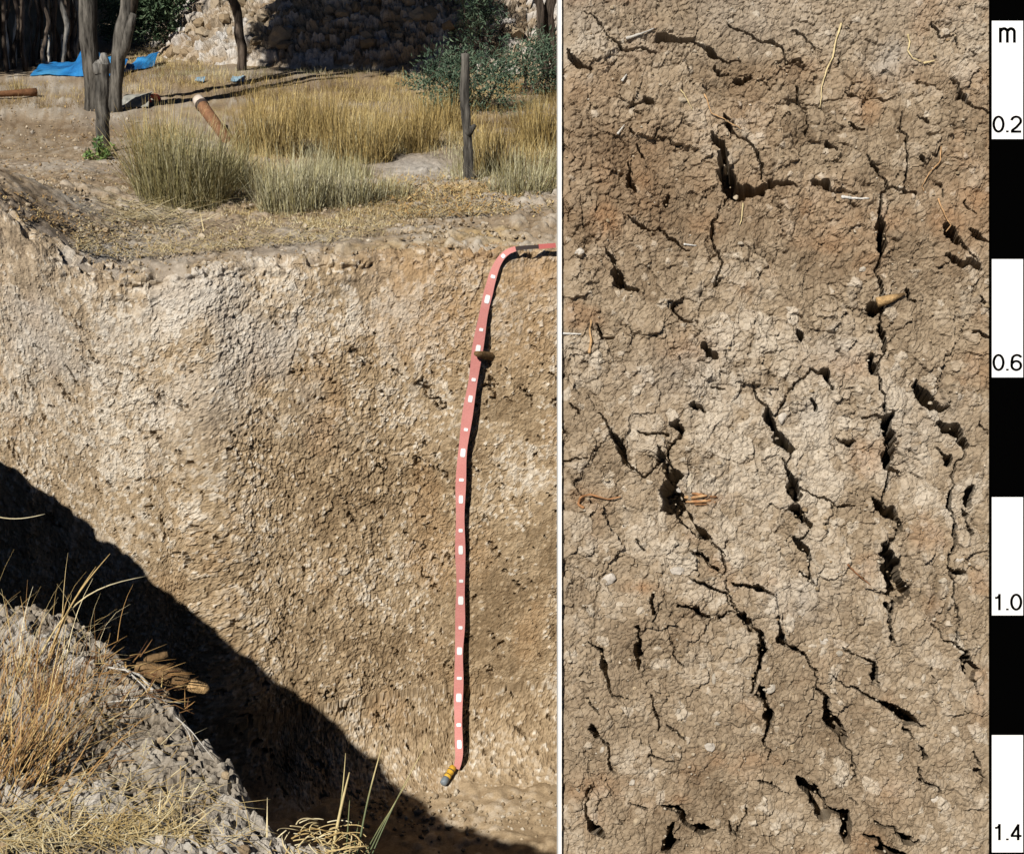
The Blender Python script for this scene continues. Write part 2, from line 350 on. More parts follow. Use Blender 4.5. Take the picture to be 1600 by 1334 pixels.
wx = 0.025 * fbm(S / .06, Q / .06, 1, 3); wy = 0.025 * fbm(S / .06, Q / .06, 2, 3)
px_, py_, _ = proj(P)
leftish = sstep(330, 60, px_)
f1, e1, c1, t1 = voro((S + wx) / 0.075, (Q + wy) / 0.085, 3)
f2, e2, c2, t2 = voro((S + wx * .6) / 0.024, (Q + wy * .6) / 0.026, 4)
f3, e3, c3, t3 = voro((S + wx * .3) / 0.0115, (Q + wy * .3) / 0.0125, 5)
up = np.exp(-Q / 0.35)
clod = np.clip(0.75 + 2.6 * fbm(S / .22, Q / .28, 6, 4), 0.15, 1.15)
h = 0.032 * fbm(S / .5, Q / .5, 7, 4) + 0.016 * fbm(S / .12, Q / .14, 8, 4)
clod = clod * (1 - 0.5 * leftish)
h += clod * (0.004 * (c1 - .5) + 0.005 * t1)
h += clod * (0.005 * (c2 - .5) + 0.0065 * t2)
h += (0.4 + 0.6 * clod) * (0.006 * (c3 - .5) + 0.009 * t3) + 0.004 * fbm(S / .012, Q / .012, 18, 3)
# pock marks where clods fell out, pick marks running down the face
w2 = 1.5 * fbm(S / .05, Q / .05, 19, 4)
ck = clod * (0.007 * (1 - sstep(0, .10, e1)) * sstep(0.0, 0.2, fbm(S / .2, Q / .2, 20, 3)) + 0.003 * (1 - sstep(0, .18, e2)) * sstep(-0.05, 0.15, fbm(S / .15, Q / .15, 23, 3)))
for cell, amt, lo, sd_ in ((0.21, 0.030, 0.72, 9), (0.10, 0.020, 0.6, 12), (0.045, 0.013, 0.55, 25)):
    pt = voro(S / cell + w2, Q / (cell * 1.1) + w2, sd_); pr = 0.05 + 0.17 * TAB[(pt[2] * 9973).astype(int) & 255, 7] ** 2
    ck += (pt[2] > lo) * amt * (1 - sstep(pr * 0.6, pr, pt[0]))
ck *= (1 - 0.4 * leftish) * sstep(0.1, 0.5, Q)
h *= 1 - 0.12 * leftish
h -= ck
mark = fbm(S / 0.022, Q / 0.20, 10, 3)
h += 0.007 * mark * (0.4 - 0.2 * leftish) + 0.010 * fbm(S / .10, Q / .9, 27, 3)
h += up * 0.05 * fbm(S / .16, Q / .10, 13, 3) + np.exp(-Q / 0.10) * (0.13 * fbm(S / .07, Q / .05, 26, 4) + 0.02 * t1)
h -= 0.055 * np.exp(-((Q - 0.09) / 0.055) ** 2) * sstep(0.0, 0.22, fbm(S / .06, Q / .07, 29, 4))
h *= (sstep(-0.01, 0.03, wt)[:, None] * 0.8 + 0.2) * (1 - 0.7 * sstep(0.9, 1.0, wt)[:, None])
TG = np.gradient(P, axis=1); TG /= np.linalg.norm(TG, axis=-1, keepdims=True)
P = P + N * h[..., None] + (0.35 * TG - [0, 0, 0.2]) * ck[..., None]
WP = P
tone = np.clip(0.42 + 0.42 * (c2 - .5) + 0.30 * (c3 - .5) + 0.26 * (c1 - .5) + 0.9 * fbm(S / .4, Q / .35, 14, 4) + 0.08 * leftish * sstep(1.6, 0.3, Q)
               + 0.12 * sstep(1.2, 0.3, Q) - 0.06 * sstep(1.2, 1.9, Q) + 0.35 * (c3 > 0.93), 0, 1)
rightbrown = sstep(520, 640, px_) * sstep(0.75, 0.25, Q) * (0.45 + 1.0 * fbm(S / .15, Q / .15, 15, 3))
stain = np.clip(rightbrown + 0.4 * sstep(0.13, 0.3, fbm(S / .22, Q / .3, 16, 4)), 0, 0.7)
greyw = np.clip(sstep(-0.12, 0.25, fbm(S / .3, Q / .22, 17, 4)) * sstep(1.0, 0.25, Q) * sstep(640, 480, px_) * 0.62 + 0.15 * leftish * sstep(1.3, 0.4, Q), 0, 0.6)
pit_wall = tag(obj('pit_wall', raw_mesh('pit_wall', P.reshape(-1, 3), grid_faces(*S.shape, flip=True), {'tone': tone, 'stain': stain, 'grey': greyw}, False), M_WALL), kind='structure')

# the floor of the pit
fx = np.concatenate([np.linspace(-5, -0.4, 30)[:-1], np.linspace(-0.4, 1.3, 170)[:-1], np.linspace(1.3, 7, 30)])
fy = np.concatenate([np.linspace(0.9, 3.9, 25)[:-1], np.linspace(3.9, 5.4, 150)[:-1], np.linspace(5.4, 12, 40)])
X, Y = np.meshgrid(fx, fy)
f2, e2, c2, t2 = voro(X / 0.035, Y / 0.035, 7)
f1, e1, c1, t1 = voro(X / 0.09, Y / 0.09, 8)
Z = -DEPTH - 0.006 + 0.03 * fbm(X / .5, Y / .5, 51, 4) + 0.012 * c2 * (1 - f2) + 0.02 * c1 * (1 - f1)
tone = np.clip(0.42 + 0.4 * (c2 - .5) + 0.8 * fbm(X / .4, Y / .4, 52, 4), 0, 1)
tag(obj('pit_floor', raw_mesh('pit_floor', np.stack([X, Y, Z], -1).reshape(-1, 3), grid_faces(*X.shape), {'tone': tone, 'stain': 0 * X, 'grey': 0 * X}), M_WALL), kind='structure')

# the near bank, with its steep shaded side
e_img = gpt(np.array([230, 300, 335, 385, 402, 445, 470, 545, 580]), np.array([1000, 1065, 1130, 1190, 1240, 1280, 1297, 1300, 1338]))[:, :2]
EDGE = np.array([(-6.3, 11.5), (-4.4, 8.3), (-2.6, 5.5), (-1.93, 4.70), (-1.69, 4.16), (-1.48, 3.68), (-1.29, 3.27), (-1.18, 2.99), (-1.0, 2.76), (-0.71, 2.61)] + [tuple(p) for p in e_img] +
                [(0.06, 1.66), (0.22, 1.63), (0.36, 1.72), (0.44, 1.88), (0.47, 2.1), (0.52, 2.45), (0.75, 2.62), (1.4, 2.66), (3, 2.7), (8, 2.7)])
POLY = np.concatenate([EDGE, [(8, -6), (-9, -6), (-9, 11.5)]])
def bank_sd(x, y):
    """distance to the edge of the bank, negative on the bank"""
    x = np.asarray(x, float); y = np.asarray(y, float); d = np.full(x.shape, 99.0); ins = np.zeros(x.shape, bool)
    for a, b in zip(POLY, np.roll(POLY, -1, 0)):
        ab = b - a; t = np.clip(((x - a[0]) * ab[0] + (y - a[1]) * ab[1]) / (ab @ ab), 0, 1)
        d = np.minimum(d, np.hypot(x - a[0] - t * ab[0], y - a[1] - t * ab[1]))
        if a[1] != b[1]:
            c = ((a[1] > y) != (b[1] > y)) & (x < ab[0] * (y - a[1]) / ab[1] + a[0]); ins ^= c
    return np.where(ins, -d, d)
def bank_edge(x, y):
    """the same with its ragged crumbling outline"""
    return bank_sd(x, y) - 0.015 + 0.05 * fbm(x / .09, y / .09, 62, 4) + 0.11 * fbm(x / .3, y / .3, 63, 3)
def bank_z(x, y):
    x = np.asarray(x, float); y = np.asarray(y, float)
    sp = sstep(0.05, 0.45, x) * sstep(1.2, 1.8, y)
    return -0.03 * sstep(-0.12, 0.0, bank_sd(x, y)) - 0.245 * sp + 0.05 * fbm(x / .4, y / .4, 61, 3) * (1 - sp)
bx = np.concatenate([np.linspace(-9, -2.5, 30)[:-1], np.linspace(-2.5, -1.2, 60)[:-1], np.linspace(-1.2, 0.15, 270)[:-1], np.linspace(0.15, 0.6, 40)[:-1], np.linspace(0.6, 2.2, 45)[:-1], np.linspace(2.2, 8, 20)])
by = np.concatenate([np.linspace(-6, 1.55, 30)[:-1], np.linspace(1.55, 2.95, 260)[:-1], np.linspace(2.95, 5.3, 120)[:-1], np.linspace(5.3, 11.5, 30)])
X, Y = np.meshgrid(bx, by)
sd = bank_edge(X, Y)
f1, e1, c1, t1 = voro(X / 0.05 + 1.2 * fbm(X / .04, Y / .04, 3), Y / 0.05 + 1.2 * fbm(X / .04, Y / .04, 4), 9)
f2, e2, c2, t2 = voro(X / 0.018 + .8 * fbm(X / .02, Y / .02, 3), Y / 0.018, 10)
Z = bank_z(X, Y) + 0.026 * (c1 - .3) * (1 - f1) + 0.022 * t1 - 0.014 * (1 - sstep(0, .15, e1)) + 0.016 * (c2 - .4) * (1 - f2) + 0.016 * t2 - 0.006 * (1 - sstep(0, .2, e2)) + 0.05 * fbm(X / .12, Y / .12, 64, 4) + 0.008 * fbm(X / .012, Y / .012, 67, 2)
drop = sstep(-0.05, 0.30, sd)
Z = Z * (1 - drop) + (-DEPTH - 0.05) * drop
tone = np.clip(0.5 + 0.5 * (c1 - .5) + 0.4 * (c2 - .5) + 0.8 * fbm(X / .2, Y / .2, 65, 4), 0, 1)
gr = np.clip(0.25 * sstep(-0.1, 0.2, fbm(X / .2, Y / .2, 66, 3)), 0, 1)
i = grid_faces(*X.shape); keep = (sd.ravel()[i] < 0.36).any(1)
near_bank = tag(obj('near_bank', raw_mesh('near_bank', np.stack([X, Y, Z], -1).reshape(-1, 3), i[keep], {'tone': tone, 'stain': 0 * X, 'grey': gr}, False), M_BANK), kind='structure')
BP = np.stack([X, Y, Z], -1)[(sd < 0.05)]
def make_sampler(Pts):
    Pf = Pts.reshape(-1, 3); a, b, d = proj(Pf)
    ok = (d > 0.3) & (a > -200) & (a < 1700) & (b > -200) & (b < 1500)
    Pf, a, b, d = Pf[ok], a[ok], b[ok], d[ok]
    def f(px, py, lift=0.0, rad=0):
        """the point of the surface seen in that direction, moved lift metres towards the viewer"""
        px = np.atleast_1d(px); py = np.atleast_1d(py); out = []
        for u, v in zip(px, py):
            q = (a - u) ** 2 + (b - v) ** 2
            dd = d[q < rad * rad].min() if rad and (q < rad * rad).any() else d[np.argmin(q)]
            out.append(dpt(u, v, dd - lift))
        return np.array(out)
    return f
on_wall = make_sampler(WP)
from mathutils.bvhtree import BVHTree
def gz(x, y):
    """height of the far ground, clods included (nearest vertex)"""
    return ground_z(x, y)

# ------------------------------------------------------------------ the spoil heap behind
hx = np.concatenate([np.linspace(-3.2, -2.1, 20)[:-1], np.linspace(-2.1, 2.2, 430)[:-1], np.linspace(2.2, 5.2, 40)]); hy = np.concatenate([np.linspace(10.7, 14.2, 190)[:-1], np.linspace(14.2, 18.5, 60)])
X, Y = np.meshgrid(hx, hy)
def heap_h(x, y):
    r = np.hypot((x - 0.75) / 3.15, (y - 14.3) / 3.0) + 0.22 * fbm(x / .9, y / .9, 71, 3)
    return np.where(r < 1, 1.9 * (1 - np.clip(r, 0, 1)) ** 0.92, -0.15 * (r - 1) * 4) + ground_z(x, y) - 0.02
w1 = 0.6 * fbm(X / .15, Y / .15, 5, 3)
SV = Y + 1.2 * heap_h(X, Y)
f0, e0, c0, t0 = voro(X / 0.30 + w1, SV / 0.30 + w1, 11)
f1, e1, c1, t1 = voro(X / 0.11 + w1, SV / 0.10, 12)
f2, e2, c2, t2 = voro(X / 0.048, SV / 0.045, 13)
Zb = heap_h(X, Y)
ins = sstep(-0.05, 0.15, Zb - ground_z(X, Y))
HB = np.stack([X, Y, Zb], -1); HN = grid_normals(HB); HN *= np.where(HN[..., 2:] > 0, 1, -1)
hd = ins * (0.08 * (c0 - .4) * (1 - f0) + 0.08 * t0 + 0.06 * (c1 - .3) * (1 - f1) + 0.13 * t1 - 0.03 * (1 - sstep(0, .16, e1)) + 0.03 * (c2 - .3) * (1 - f2) + 0.06 * t2 - 0.015 * (1 - sstep(0, .2, e2)))
HB = HB + HN * hd[..., None]; X0, Y0 = X, Y; Z = HB[..., 2]
tone = np.clip(0.52 + 0.6 * (c1 - .5) + 0.4 * (c2 - .5) + 0.6 * fbm(X / .5, Y / .5, 72, 3), 0, 1)
heap = tag(obj('spoil_heap', raw_mesh('spoil_heap', HB.reshape(-1, 3), grid_faces(*X.shape), {'tone': tone, 'stain': np.clip(1.5 * fbm(X / .6, Y / .6, 73, 3), 0, .7), 'grey': np.clip((c1 - .55) * 1.3, 0, .7)}, False), M_HEAP), kind='structure')
HZ = Z
def heap_z(x, y):
    return heap_h(x, y)

# clods: a few rough lumps shared by all copies
def lump_mesh(name, seed, sub=2, flat=0.75, sharp=0.5):
    bm = bmesh.new(); bmesh.ops.create_icosphere(bm, subdivisions=sub, radius=1)
    rg = np.random.default_rng(seed); pl = rg.normal(size=(9, 3)); pl /= np.linalg.norm(pl, axis=1, keepdims=True); of = rg.uniform(0.55, 0.95, 9)
    for v in bm.verts:
        p = np.array(v.co); s = 1.0
        for n_, o_ in zip(pl, of):
            q = p @ n_
            if q > o_: s = min(s, o_ / q)
        p = p * (1 - sharp + sharp * s) * (1 + 0.16 * rg.normal() * 0.6); v.co = (p[0], p[1] * 0.85, p[2] * flat)
    me = bpy.data.meshes.new(name); bm.to_mesh(me); bm.free()
    me.polygons.foreach_set('use_smooth', np.zeros(len(me.polygons), bool))
    at = me.attributes.new('tone', 'FLOAT', 'POINT'); at.data.foreach_set('value', np.full(len(me.vertices), rg.uniform(0.3, 0.9), np.float32))
    return me
LUMPS = [lump_mesh('clod', 100 + k, 1 if k % 2 else 2, random.Random(k).uniform(0.55, 0.85), 0.9) for k in range(8)]
for m_ in LUMPS: m_.materials.append(M_CLOD)
STONES = [lump_mesh('stone', 200 + k, 2, 0.7, 0.95) for k in range(4)]
for m_ in STONES: m_.materials.append(M_STONE)
rnd = random.Random(3)
for k in range(150):
    x = rnd.uniform(-1.9, 2.4); y = rnd.uniform(11.3, 13.4)
    if heap_z(x, y) - ground_z(x, y) < 0.05: y += 0.6
    s = rnd.choice([0.04, 0.05, 0.06, 0.075, 0.1]) * rnd.uniform(0.8, 1.2)
    o = obj('clod', LUMPS[k % 8], None, heap); o.location = (x, y, float(heap_z(np.array(x), np.array(y))) + s * 0.35)
    o.scale = (s, s, s); o.rotation_euler = (rnd.uniform(-.5, .5), rnd.uniform(-.5, .5), rnd.uniform(0, 6))
# loose stones and clods on the bare path at the left
for k in range(120):
    px, py = rnd.uniform(-5, 230), rnd.uniform(165, 400)
    if (px > 200 and py > 250) or py > rim_py(px) - 12: continue
    p = gpt(px, py); s = rnd.choice([0.007, 0.008, 0.010, 0.012, 0.018]) * rnd.uniform(0.8, 1.3)
    o = obj('stone' if k % 3 == 0 else 'clod', (STONES[k % 4] if k % 3 == 0 else LUMPS[k % 8]), None, ground)
    o.location = (p[0], p[1], float(ground_z(p[0], p[1])) + s * 0.25); o.scale = (s, s * rnd.uniform(.7, 1.2), s * rnd.uniform(.6, .9)); o.rotation_euler = (0, 0, rnd.uniform(0, 6))
# crumbs along the rim and at the toe of the wall, too many to count
def crumbs(name, Pts, sizes, parent, mat=M_CLOD, lift=0.4, seed=1):
    rg = np.random.default_rng(seed); mb = MB()
    ico = lump_mesh('crumb', seed, 1, 0.8, 0.9); V = np.array([v.co[:] for v in ico.vertices]); F = np.array([p.vertices[:] for p in ico.polygons])
    for p, s in zip(Pts, sizes):
        a = rg.uniform(0, 6.3); c, s_ = math.cos(a), math.sin(a)
        W = V @ np.array([[c, s_, 0], [-s_, c, 0], [0, 0, 1]]) * s * rg.uniform(0.75, 1.25, 3) + p + [0, 0, s * lift]
        mb.add(W, F, float(np.clip(rg.normal(0.55, 0.22), 0, 1)))
    bpy.data.meshes.remove(ico)
    return tag(mb.build(name, mat, parent, smooth=False), kind='stuff')
rg = np.random.default_rng(12)
n_ = 260; ci = rg.integers(42, 620, n_); rp = rim_line(wc)[ci]; rp[:, 1] += rg.uniform(-.02, .06, n_); rp[:, 2] += .004
tag(obj('rim_roots', blades_mesh('rim_roots', rp, rg.normal(-1.57, .6, n_), rg.uniform(1.2, 1.6, n_), rg.uniform(.03, .08, n_), rg.uniform(.0010, .0022, n_), rg.uniform(.8, 1.7, n_), np.clip(rg.normal(.4, .3, n_), 0, 1), 5), M_LITTER), kind='stuff')
q = wall_base_points(wc, np.array([0.0, 0.02, 0.05]))
n_ = 2300; ci = rg.integers(42, 620, n_); inb = 0.03 + rg.exponential(0.30, n_)
cp = np.stack([R_ := rim_line(wc)[ci][:, 0], rim_line(wc)[ci][:, 1] + inb - 0.02 + 0.02 * (wc[ci] < 340), 0 * R_], -1); cp[:, 2] = ground_z(cp[:, 0], cp[:, 1])
crumbs('rim_crumb', cp, rg.lognormal(math.log(0.0055), 0.5, n_), ground, lift=0.1, seed=5)
n_ = 3600; u_ = rg.uniform(-20, 900, n_); v_ = rg.uniform(165, 420, n_); m_ = ((u_ < 230) | (v_ > 290)) & (v_ < rim_py(u_) - 9); cp = gpt(u_[m_], v_[m_]); cp[:, 2] = ground_z(cp[:, 0], cp[:, 1]) + .012
crumbs('ground_crumb', cp, rg.lognormal(math.log(0.0050), 0.5, len(cp)), ground, lift=0.2, seed=16)
n_ = 700; cp = np.stack([rg.uniform(-0.2, 1.5, n_), rg.normal(4.86, 0.09, n_), np.full(n_, -DEPTH)], -1)
crumbs('floor_crumb', cp, rg.lognormal(math.log(0.007), 0.4, n_), pit_wall, seed=6)
sel = BP[rg.integers(0, len(BP), 900)]; sel = sel[(sel[:, 1] > 1.5) & (sel[:, 1] < 2.9) & (sel[:, 0] < 0.1) & (sel[:, 0] > -1)]
crumbs('bank_crumb', sel, rg.lognormal(math.log(0.008), 0.45, len(sel)), near_bank, seed=8)

# ------------------------------------------------------------------ the soil block standing at the right, its close face towards us
SD = 2.41                                                    # 1 m on its face = 930 px
CR = [  # traced cracks: points in the picture, widths
 ([(1030,54),(1038,56),(1054,61),(1079,64),(1099,71),(1120,89),(1140,93),(1157,96)],[6,12,9,7,8,8,6,4]),
 ([(885,80),(895,97),(905,105),(919,110)],[4,7,8,7]), ([(914,17),(931,30),(937,44),(951,61),(968,71),(985,78),(1005,81),(1025,81)],[3,3,3,4,7,5,4,4]),
 ([(1143,40),(1167,54),(1187,64),(1207,67),(1221,78),(1224,94),(1239,99)],[5,5,4,6,6,5,7]),
 ([(1110,203),(1126,229),(1135,263),(1140,297),(1157,303),(1184,297),(1204,290),(1228,287),(1240,290)],[5,11,13,15,13,10,11,10,4]),
 ([(1130,176),(1135,189),(1140,206),(1163,219),(1184,239),(1190,280)],[4,9,7,5,6,4]), ([(978,250),(981,256),(986,290),(995,300)],[3,5,8,4]),
 ([(981,334),(995,351),(1018,357),(1035,357),(1042,374),(1059,381),(1075,392)],[4,6,6,4,5,4,3]), ([(948,390),(951,398),(958,418),(975,442)],[4,7,8,8]),
 ([(1113,344),(1111,368)],[5,6]), ([(980,168),(992,160),(1007,157)],[4,7,10]), ([(981,199),(988,209)],[5,6]), ([(995,225),(1005,246)],[5,4]),
 ([(1120,105),(1122,118),(1140,113)],[4,6,5]), ([(1148,124),(1160,127),(1174,120)],[6,8,5]), ([(1187,118),(1207,138)],[4,6]), ([(1045,305),(1043,316)],[6,8]),
 ([(1240,47),(1254,54),(1274,74)],[3,4,3]), ([(1228,98),(1246,98)],[7,7]), ([(1459,37),(1466,56),(1493,56),(1500,74),(1527,84)],[7,4,4,5,3]),
 ([(1486,121),(1500,132),(1505,152),(1527,165),(1547,175)],[4,5,7,5,4]), ([(1321,138),(1330,148),(1345,154),(1378,157),(1405,152)],[4,10,6,4,3]),
 ([(1328,192),(1346,202)],[8,8]), ([(1409,175),(1406,202),(1415,236),(1419,270),(1414,297)],[4,5,4,6,5]), ([(1375,300),(1395,295),(1429,304)],[4,8,7]),
 ([(1358,243),(1365,264),(1382,280),(1385,297)],[6,8,5,5]), ([(1375,310),(1373,340),(1375,354),(1378,378),(1374,400),(1372,422),(1378,449)],[4,6,14,14,8,6,8]),
 ([(1480,354),(1496,374),(1513,385)],[10,16,8]), ([(1480,396),(1500,408),(1523,415)],[7,10,11]), ([(1513,380),(1520,400),(1528,412)],[5,6,5]),
 ([(1517,357),(1534,374),(1547,376)],[6,8,5]), ([(1271,287),(1291,287),(1299,304)],[8,10,5]), ([(1247,130),(1254,162),(1262,189),(1260,216)],[4,5,4,4]),
 ([(1292,226),(1303,240)],[9,6]), ([(1429,176),(1448,193)],[6,6]), ([(1438,248),(1443,256)],[8,8]), ([(1510,314),(1523,334)],[6,4]), ([(1466,287),(1473,312)],[6,4]),
 ([(951,672),(968,696),(972,717),(986,730)],[6,11,9,8]), ([(1028,700),(1045,733),(1054,750),(1050,777),(1064,797),(1079,821),(1096,835),(1113,845)],[5,9,15,26,26,16,12,4]),
 ([(1051,661),(1063,677)],[11,8]), ([(1196,638),(1207,663),(1216,683),(1234,700)],[8,11,13,9]), ([(1222,715),(1233,752),(1238,774)],[4,12,15]),
 ([(1098,540),(1113,556)],[8,10]), ([(1081,634),(1102,644)],[9,5]), ([(996,671),(1014,678),(1040,680)],[5,6,4]), ([(931,511),(936,528),(961,528)],[5,6,4]),
 ([(1050,478),(1066,501),(1086,504)],[5,6,4]), ([(965,442),(993,454)],[8,6]), ([(1083,862),(1106,875),(1118,890)],[5,7,6]), ([(1112,600),(1132,606)],[5,4]),
 ([(995,841),(1005,855)],[6,4]), ([(880,717),(914,715)],[5,3]), ([(892,630),(905,645)],[5,4]), ([(1378,440),(1382,477),(1366,482),(1358,486)],[8,9,14,5]),
 ([(1374,505),(1381,520),(1384,544)],[6,8,9]), ([(1360,553),(1362,577)],[8,10]), ([(1262,573),(1291,585),(1297,609)],[5,9,6]),
 ([(1432,593),(1439,619),(1453,632),(1478,636)],[6,12,14,7]), ([(1471,661),(1490,673),(1508,695)],[8,16,12]),
 ([(1348,654),(1374,650),(1388,653),(1387,683),(1390,706),(1386,727),(1405,744)],[5,8,16,9,12,9,5]), ([(1462,695),(1480,722)],[6,8]),
 ([(1493,727),(1484,777),(1480,791),(1488,800)],[4,6,9,6]), ([(1486,815),(1490,855),(1480,885)],[6,7,6]), ([(1366,778),(1382,797),(1399,808),(1405,828)],[7,12,13,6]),
 ([(1228,735),(1237,766),(1252,774)],[8,14,7]), ([(1241,793),(1261,820)],[11,8]), ([(1240,838),(1257,862),(1264,880)],[6,10,6]),
 ([(1386,855),(1390,885),(1396,905),(1404,922),(1403,940)],[12,28,24,20,6]), ([(1382,945),(1389,970)],[9,5]), ([(1514,762),(1515,786)],[10,8]), ([(1505,792),(1517,830)],[6,6]),
 ([(1246,520),(1250,535)],[8,5]), ([(1269,625),(1272,640)],[7,6]), ([(1308,688),(1322,696),(1340,692)],[4,8,4]), ([(1527,659),(1544,676)],[4,5]),
 ([(1413,455),(1420,468),(1430,470)],[9,6,5]), ([(1533,466),(1536,476)],[6,6]), ([(1527,518),(1545,526)],[7,7]), ([(1250,764),(1304,787),(1338,791)],[3,4,3]),
 ([(1076,904),(1103,914),(1133,924),(1140,945),(1153,955),(1167,975),(1184,989),(1186,1019),(1182,1042)],[3,7,6,4,10,7,9,9,8]),
 ([(1174,1050),(1171,1082)],[6,5]), ([(1188,1078),(1200,1107),(1195,1146)],[9,11,5]), ([(1211,962),(1219,989),(1216,1000),(1238,1012),(1252,1022),(1267,1040)],[6,8,8,6,6,4]),
 ([(1277,1066),(1291,1093),(1294,1117),(1311,1140),(1319,1162)],[4,8,13,11,6]), ([(921,999),(939,1016),(944,1046),(948,1073),(961,1090),(981,1093)],[4,8,7,5,4,3]),
 ([(993,978),(998,1000),(1003,1043)],[5,8,6]), ([(917,1090),(934,1117)],[4,4]), ([(922,1136),(932,1148),(951,1161),(954,1188),(959,1210)],[8,9,5,4,3]),
 ([(924,1225),(917,1255),(915,1275),(927,1294),(946,1306)],[5,6,6,14,6]), ([(1015,1177),(1035,1185),(1055,1191)],[4,5,3]), ([(981,1255),(1008,1264)],[6,5]),
 ([(1037,1257),(1059,1267),(1076,1285),(1096,1292),(1118,1294)],[6,11,6,12,4]), ([(1052,1287),(1048,1308),(1045,1326)],[6,15,10]), ([(1147,912),(1187,918),(1204,926)],[6,7,3]),
 ([(1062,945),(1089,951),(1103,965)],[5,8,6]), ([(1120,960),(1147,955)],[6,4]), ([(1015,928),(1022,957)],[5,8]), ([(1015,1086),(1025,1117),(1032,1144)],[4,5,6]),
 ([(1045,1134),(1072,1156)],[3,4]), ([(1045,999),(1064,1040)],[3,4]), ([(1187,1218),(1210,1226),(1238,1238)],[4,5,4]), ([(1140,1284),(1153,1306)],[4,4]), ([(1167,1258),(1155,1300)],[4,3]),
 ([(1314,1010),(1331,1022),(1358,1029),(1362,1049),(1368,1070)],[5,5,5,8,5]), ([(1291,1053),(1324,1069),(1355,1086),(1378,1098),(1405,1110),(1422,1127),(1451,1134)],[3,4,5,9,10,10,4]),
 ([(1409,1134),(1428,1150)],[6,5]), ([(1432,1162),(1443,1178)],[5,8]), ([(1432,1199),(1436,1215),(1463,1225),(1469,1236)],[7,7,4,6]),
 ([(1449,972),(1473,1000),(1493,1005),(1510,1029),(1517,1056),(1529,1085)],[4,5,6,13,10,4]), ([(1248,1217),(1270,1242),(1283,1266),(1300,1268),(1318,1272),(1320,1300)],[8,18,20,8,11,15]),
 ([(1345,1299),(1368,1313),(1378,1326),(1412,1336)],[5,9,12,8]), ([(1365,1282),(1395,1292),(1412,1309),(1434,1317)],[6,7,10,5]), ([(1523,1174),(1530,1196)],[6,5]),
 ([(1378,300),(1372,330),(1376,380),(1374,430),(1380,480),(1376,510),(1384,545),(1366,580),(1375,620),(1388,655),(1388,740),(1378,780),(1402,822),(1388,860),(1402,935),(1384,970),(1392,1010)],[5]*17),
 ([(1180,610),(1197,639),(1232,700),(1226,738),(1240,775),(1248,800),(1263,822),(1245,845),(1264,880),(1258,910)],[4.5]*10), ([(1113,845),(1130,872),(1128,900),(1143,935),(1153,955)],[4]*5),
 ([(1182,1040),(1172,1082),(1192,1100),(1195,1146),(1202,1190)],[4]*5), ([(1267,1040),(1274,1056),(1277,1068)],[4]*3), ([(1319,1160),(1335,1190),(1330,1220)],[4,4,3]), ([(1507,695),(1488,740),(1484,790),(1492,840),(1482,885),(1495,960),(1493,1005)],[4.5]*7),
 ([(935,645),(951,676),(986,728),(1010,745),(1035,720)],[4]*5), ([(1062,677),(1045,700),(1045,733)],[4.5]*3), ([(1140,297),(1120,330),(1112,368),(1125,410),(1118,450)],[4]*5), ([(1264,575),(1240,600),(1215,640)],[4]*3),
 ([(1527,1204),(1539,1223)],[6,6]), ([(1250,895),(1265,912)],[4,5]), ([(1478,887),(1490,892),(1511,890)],[8,8,5]), ([(1324,1246),(1340,1256)],[5,4]), ([(1452,1040),(1455,1060)],[3,3]),
]
sx = np.linspace(878, 1552, 415); sy = np.linspace(-55, 1420, 905)
X, Y = np.meshgrid(sx, sy)
wx = 30 * fbm(X / 50, Y / 50, 81, 5) + 8 * fbm(X / 9, Y / 9, 107, 3); wy = 30 * fbm(X / 50, Y / 50, 82, 5) + 8 * fbm(X / 9, Y / 9, 108, 3)
f0, e0, c0, t0 = voro((X + wx * 1.6) / 95, (Y + wy * 1.6) / 120, 21)
f1, e1, c1, t1 = voro((X + wx) / 46, (Y + wy) / 50, 22)
f2, e2, c2, t2 = voro((X + wx * .7) / 19, (Y + wy * .7) / 20, 23)
f3, e3, c3, t3 = voro((X + wx * .4) / 8.5, (Y + wy * .4) / 8.5, 24)
m0 = 0.45 * sstep(0.10, 0.2, fbm(X / 50, Y / 50, 83, 4)); m1 = 0.35 * sstep(0.10, 0.2, fbm(X / 30, Y / 30, 84, 4)); m2 = 0.4 * sstep(0.07, 0.19, fbm(X / 22, Y / 22, 85, 4))
pebbly = sstep(40, 110, Y) * (1 - 0.5 * sstep(930, 1010, Y))       # the middle of the face is the blockiest
bk = 0.35 + 1.3 * sstep(-.1, .15, fbm(X / 130, Y / 130, 105, 3)); bk2 = 0.3 + 1.3 * sstep(-.1, .15, fbm(X / 70, Y / 70, 106, 3))
rz = 0.45 + 0.9 * sstep(-.12, .12, fbm(X / 55, Y / 55, 112, 3))
hh = 16 * fbm(X / 260, Y / 260, 86, 3) + 13 * fbm(X / 95, Y / 95, 87, 3)
crz = sstep(-0.06, 0.12, fbm(X / 75, Y / 75, 109, 3)); crz2 = sstep(-0.02, 0.15, fbm(X / 45, Y / 45, 110, 3))
hh += crz * 7.5 * (0.6 - np.clip(f2, 0, 1)) * (0.35 + 0.65 * pebbly) + crz2 * (0.3 + 0.7 * pebbly) * 9.5 * (0.6 - np.clip(f1, 0, 1)) + 1.6 * (0.5 - f3)
hh += pebbly * (7.0 * (c0 - .5) + 13 * t0) * bk + (0.25 + 0.75 * pebbly) * (6.0 * (c1 - .5) + 14 * t1) * bk2 + (0.6 + 0.4 * pebbly) * (2.8 * (c2 - .5) + 11.0 * t2) * rz + (2.2 * (c3 - .5) + 6.5 * t3) * rz + 0.8 * (0.5 - f3)
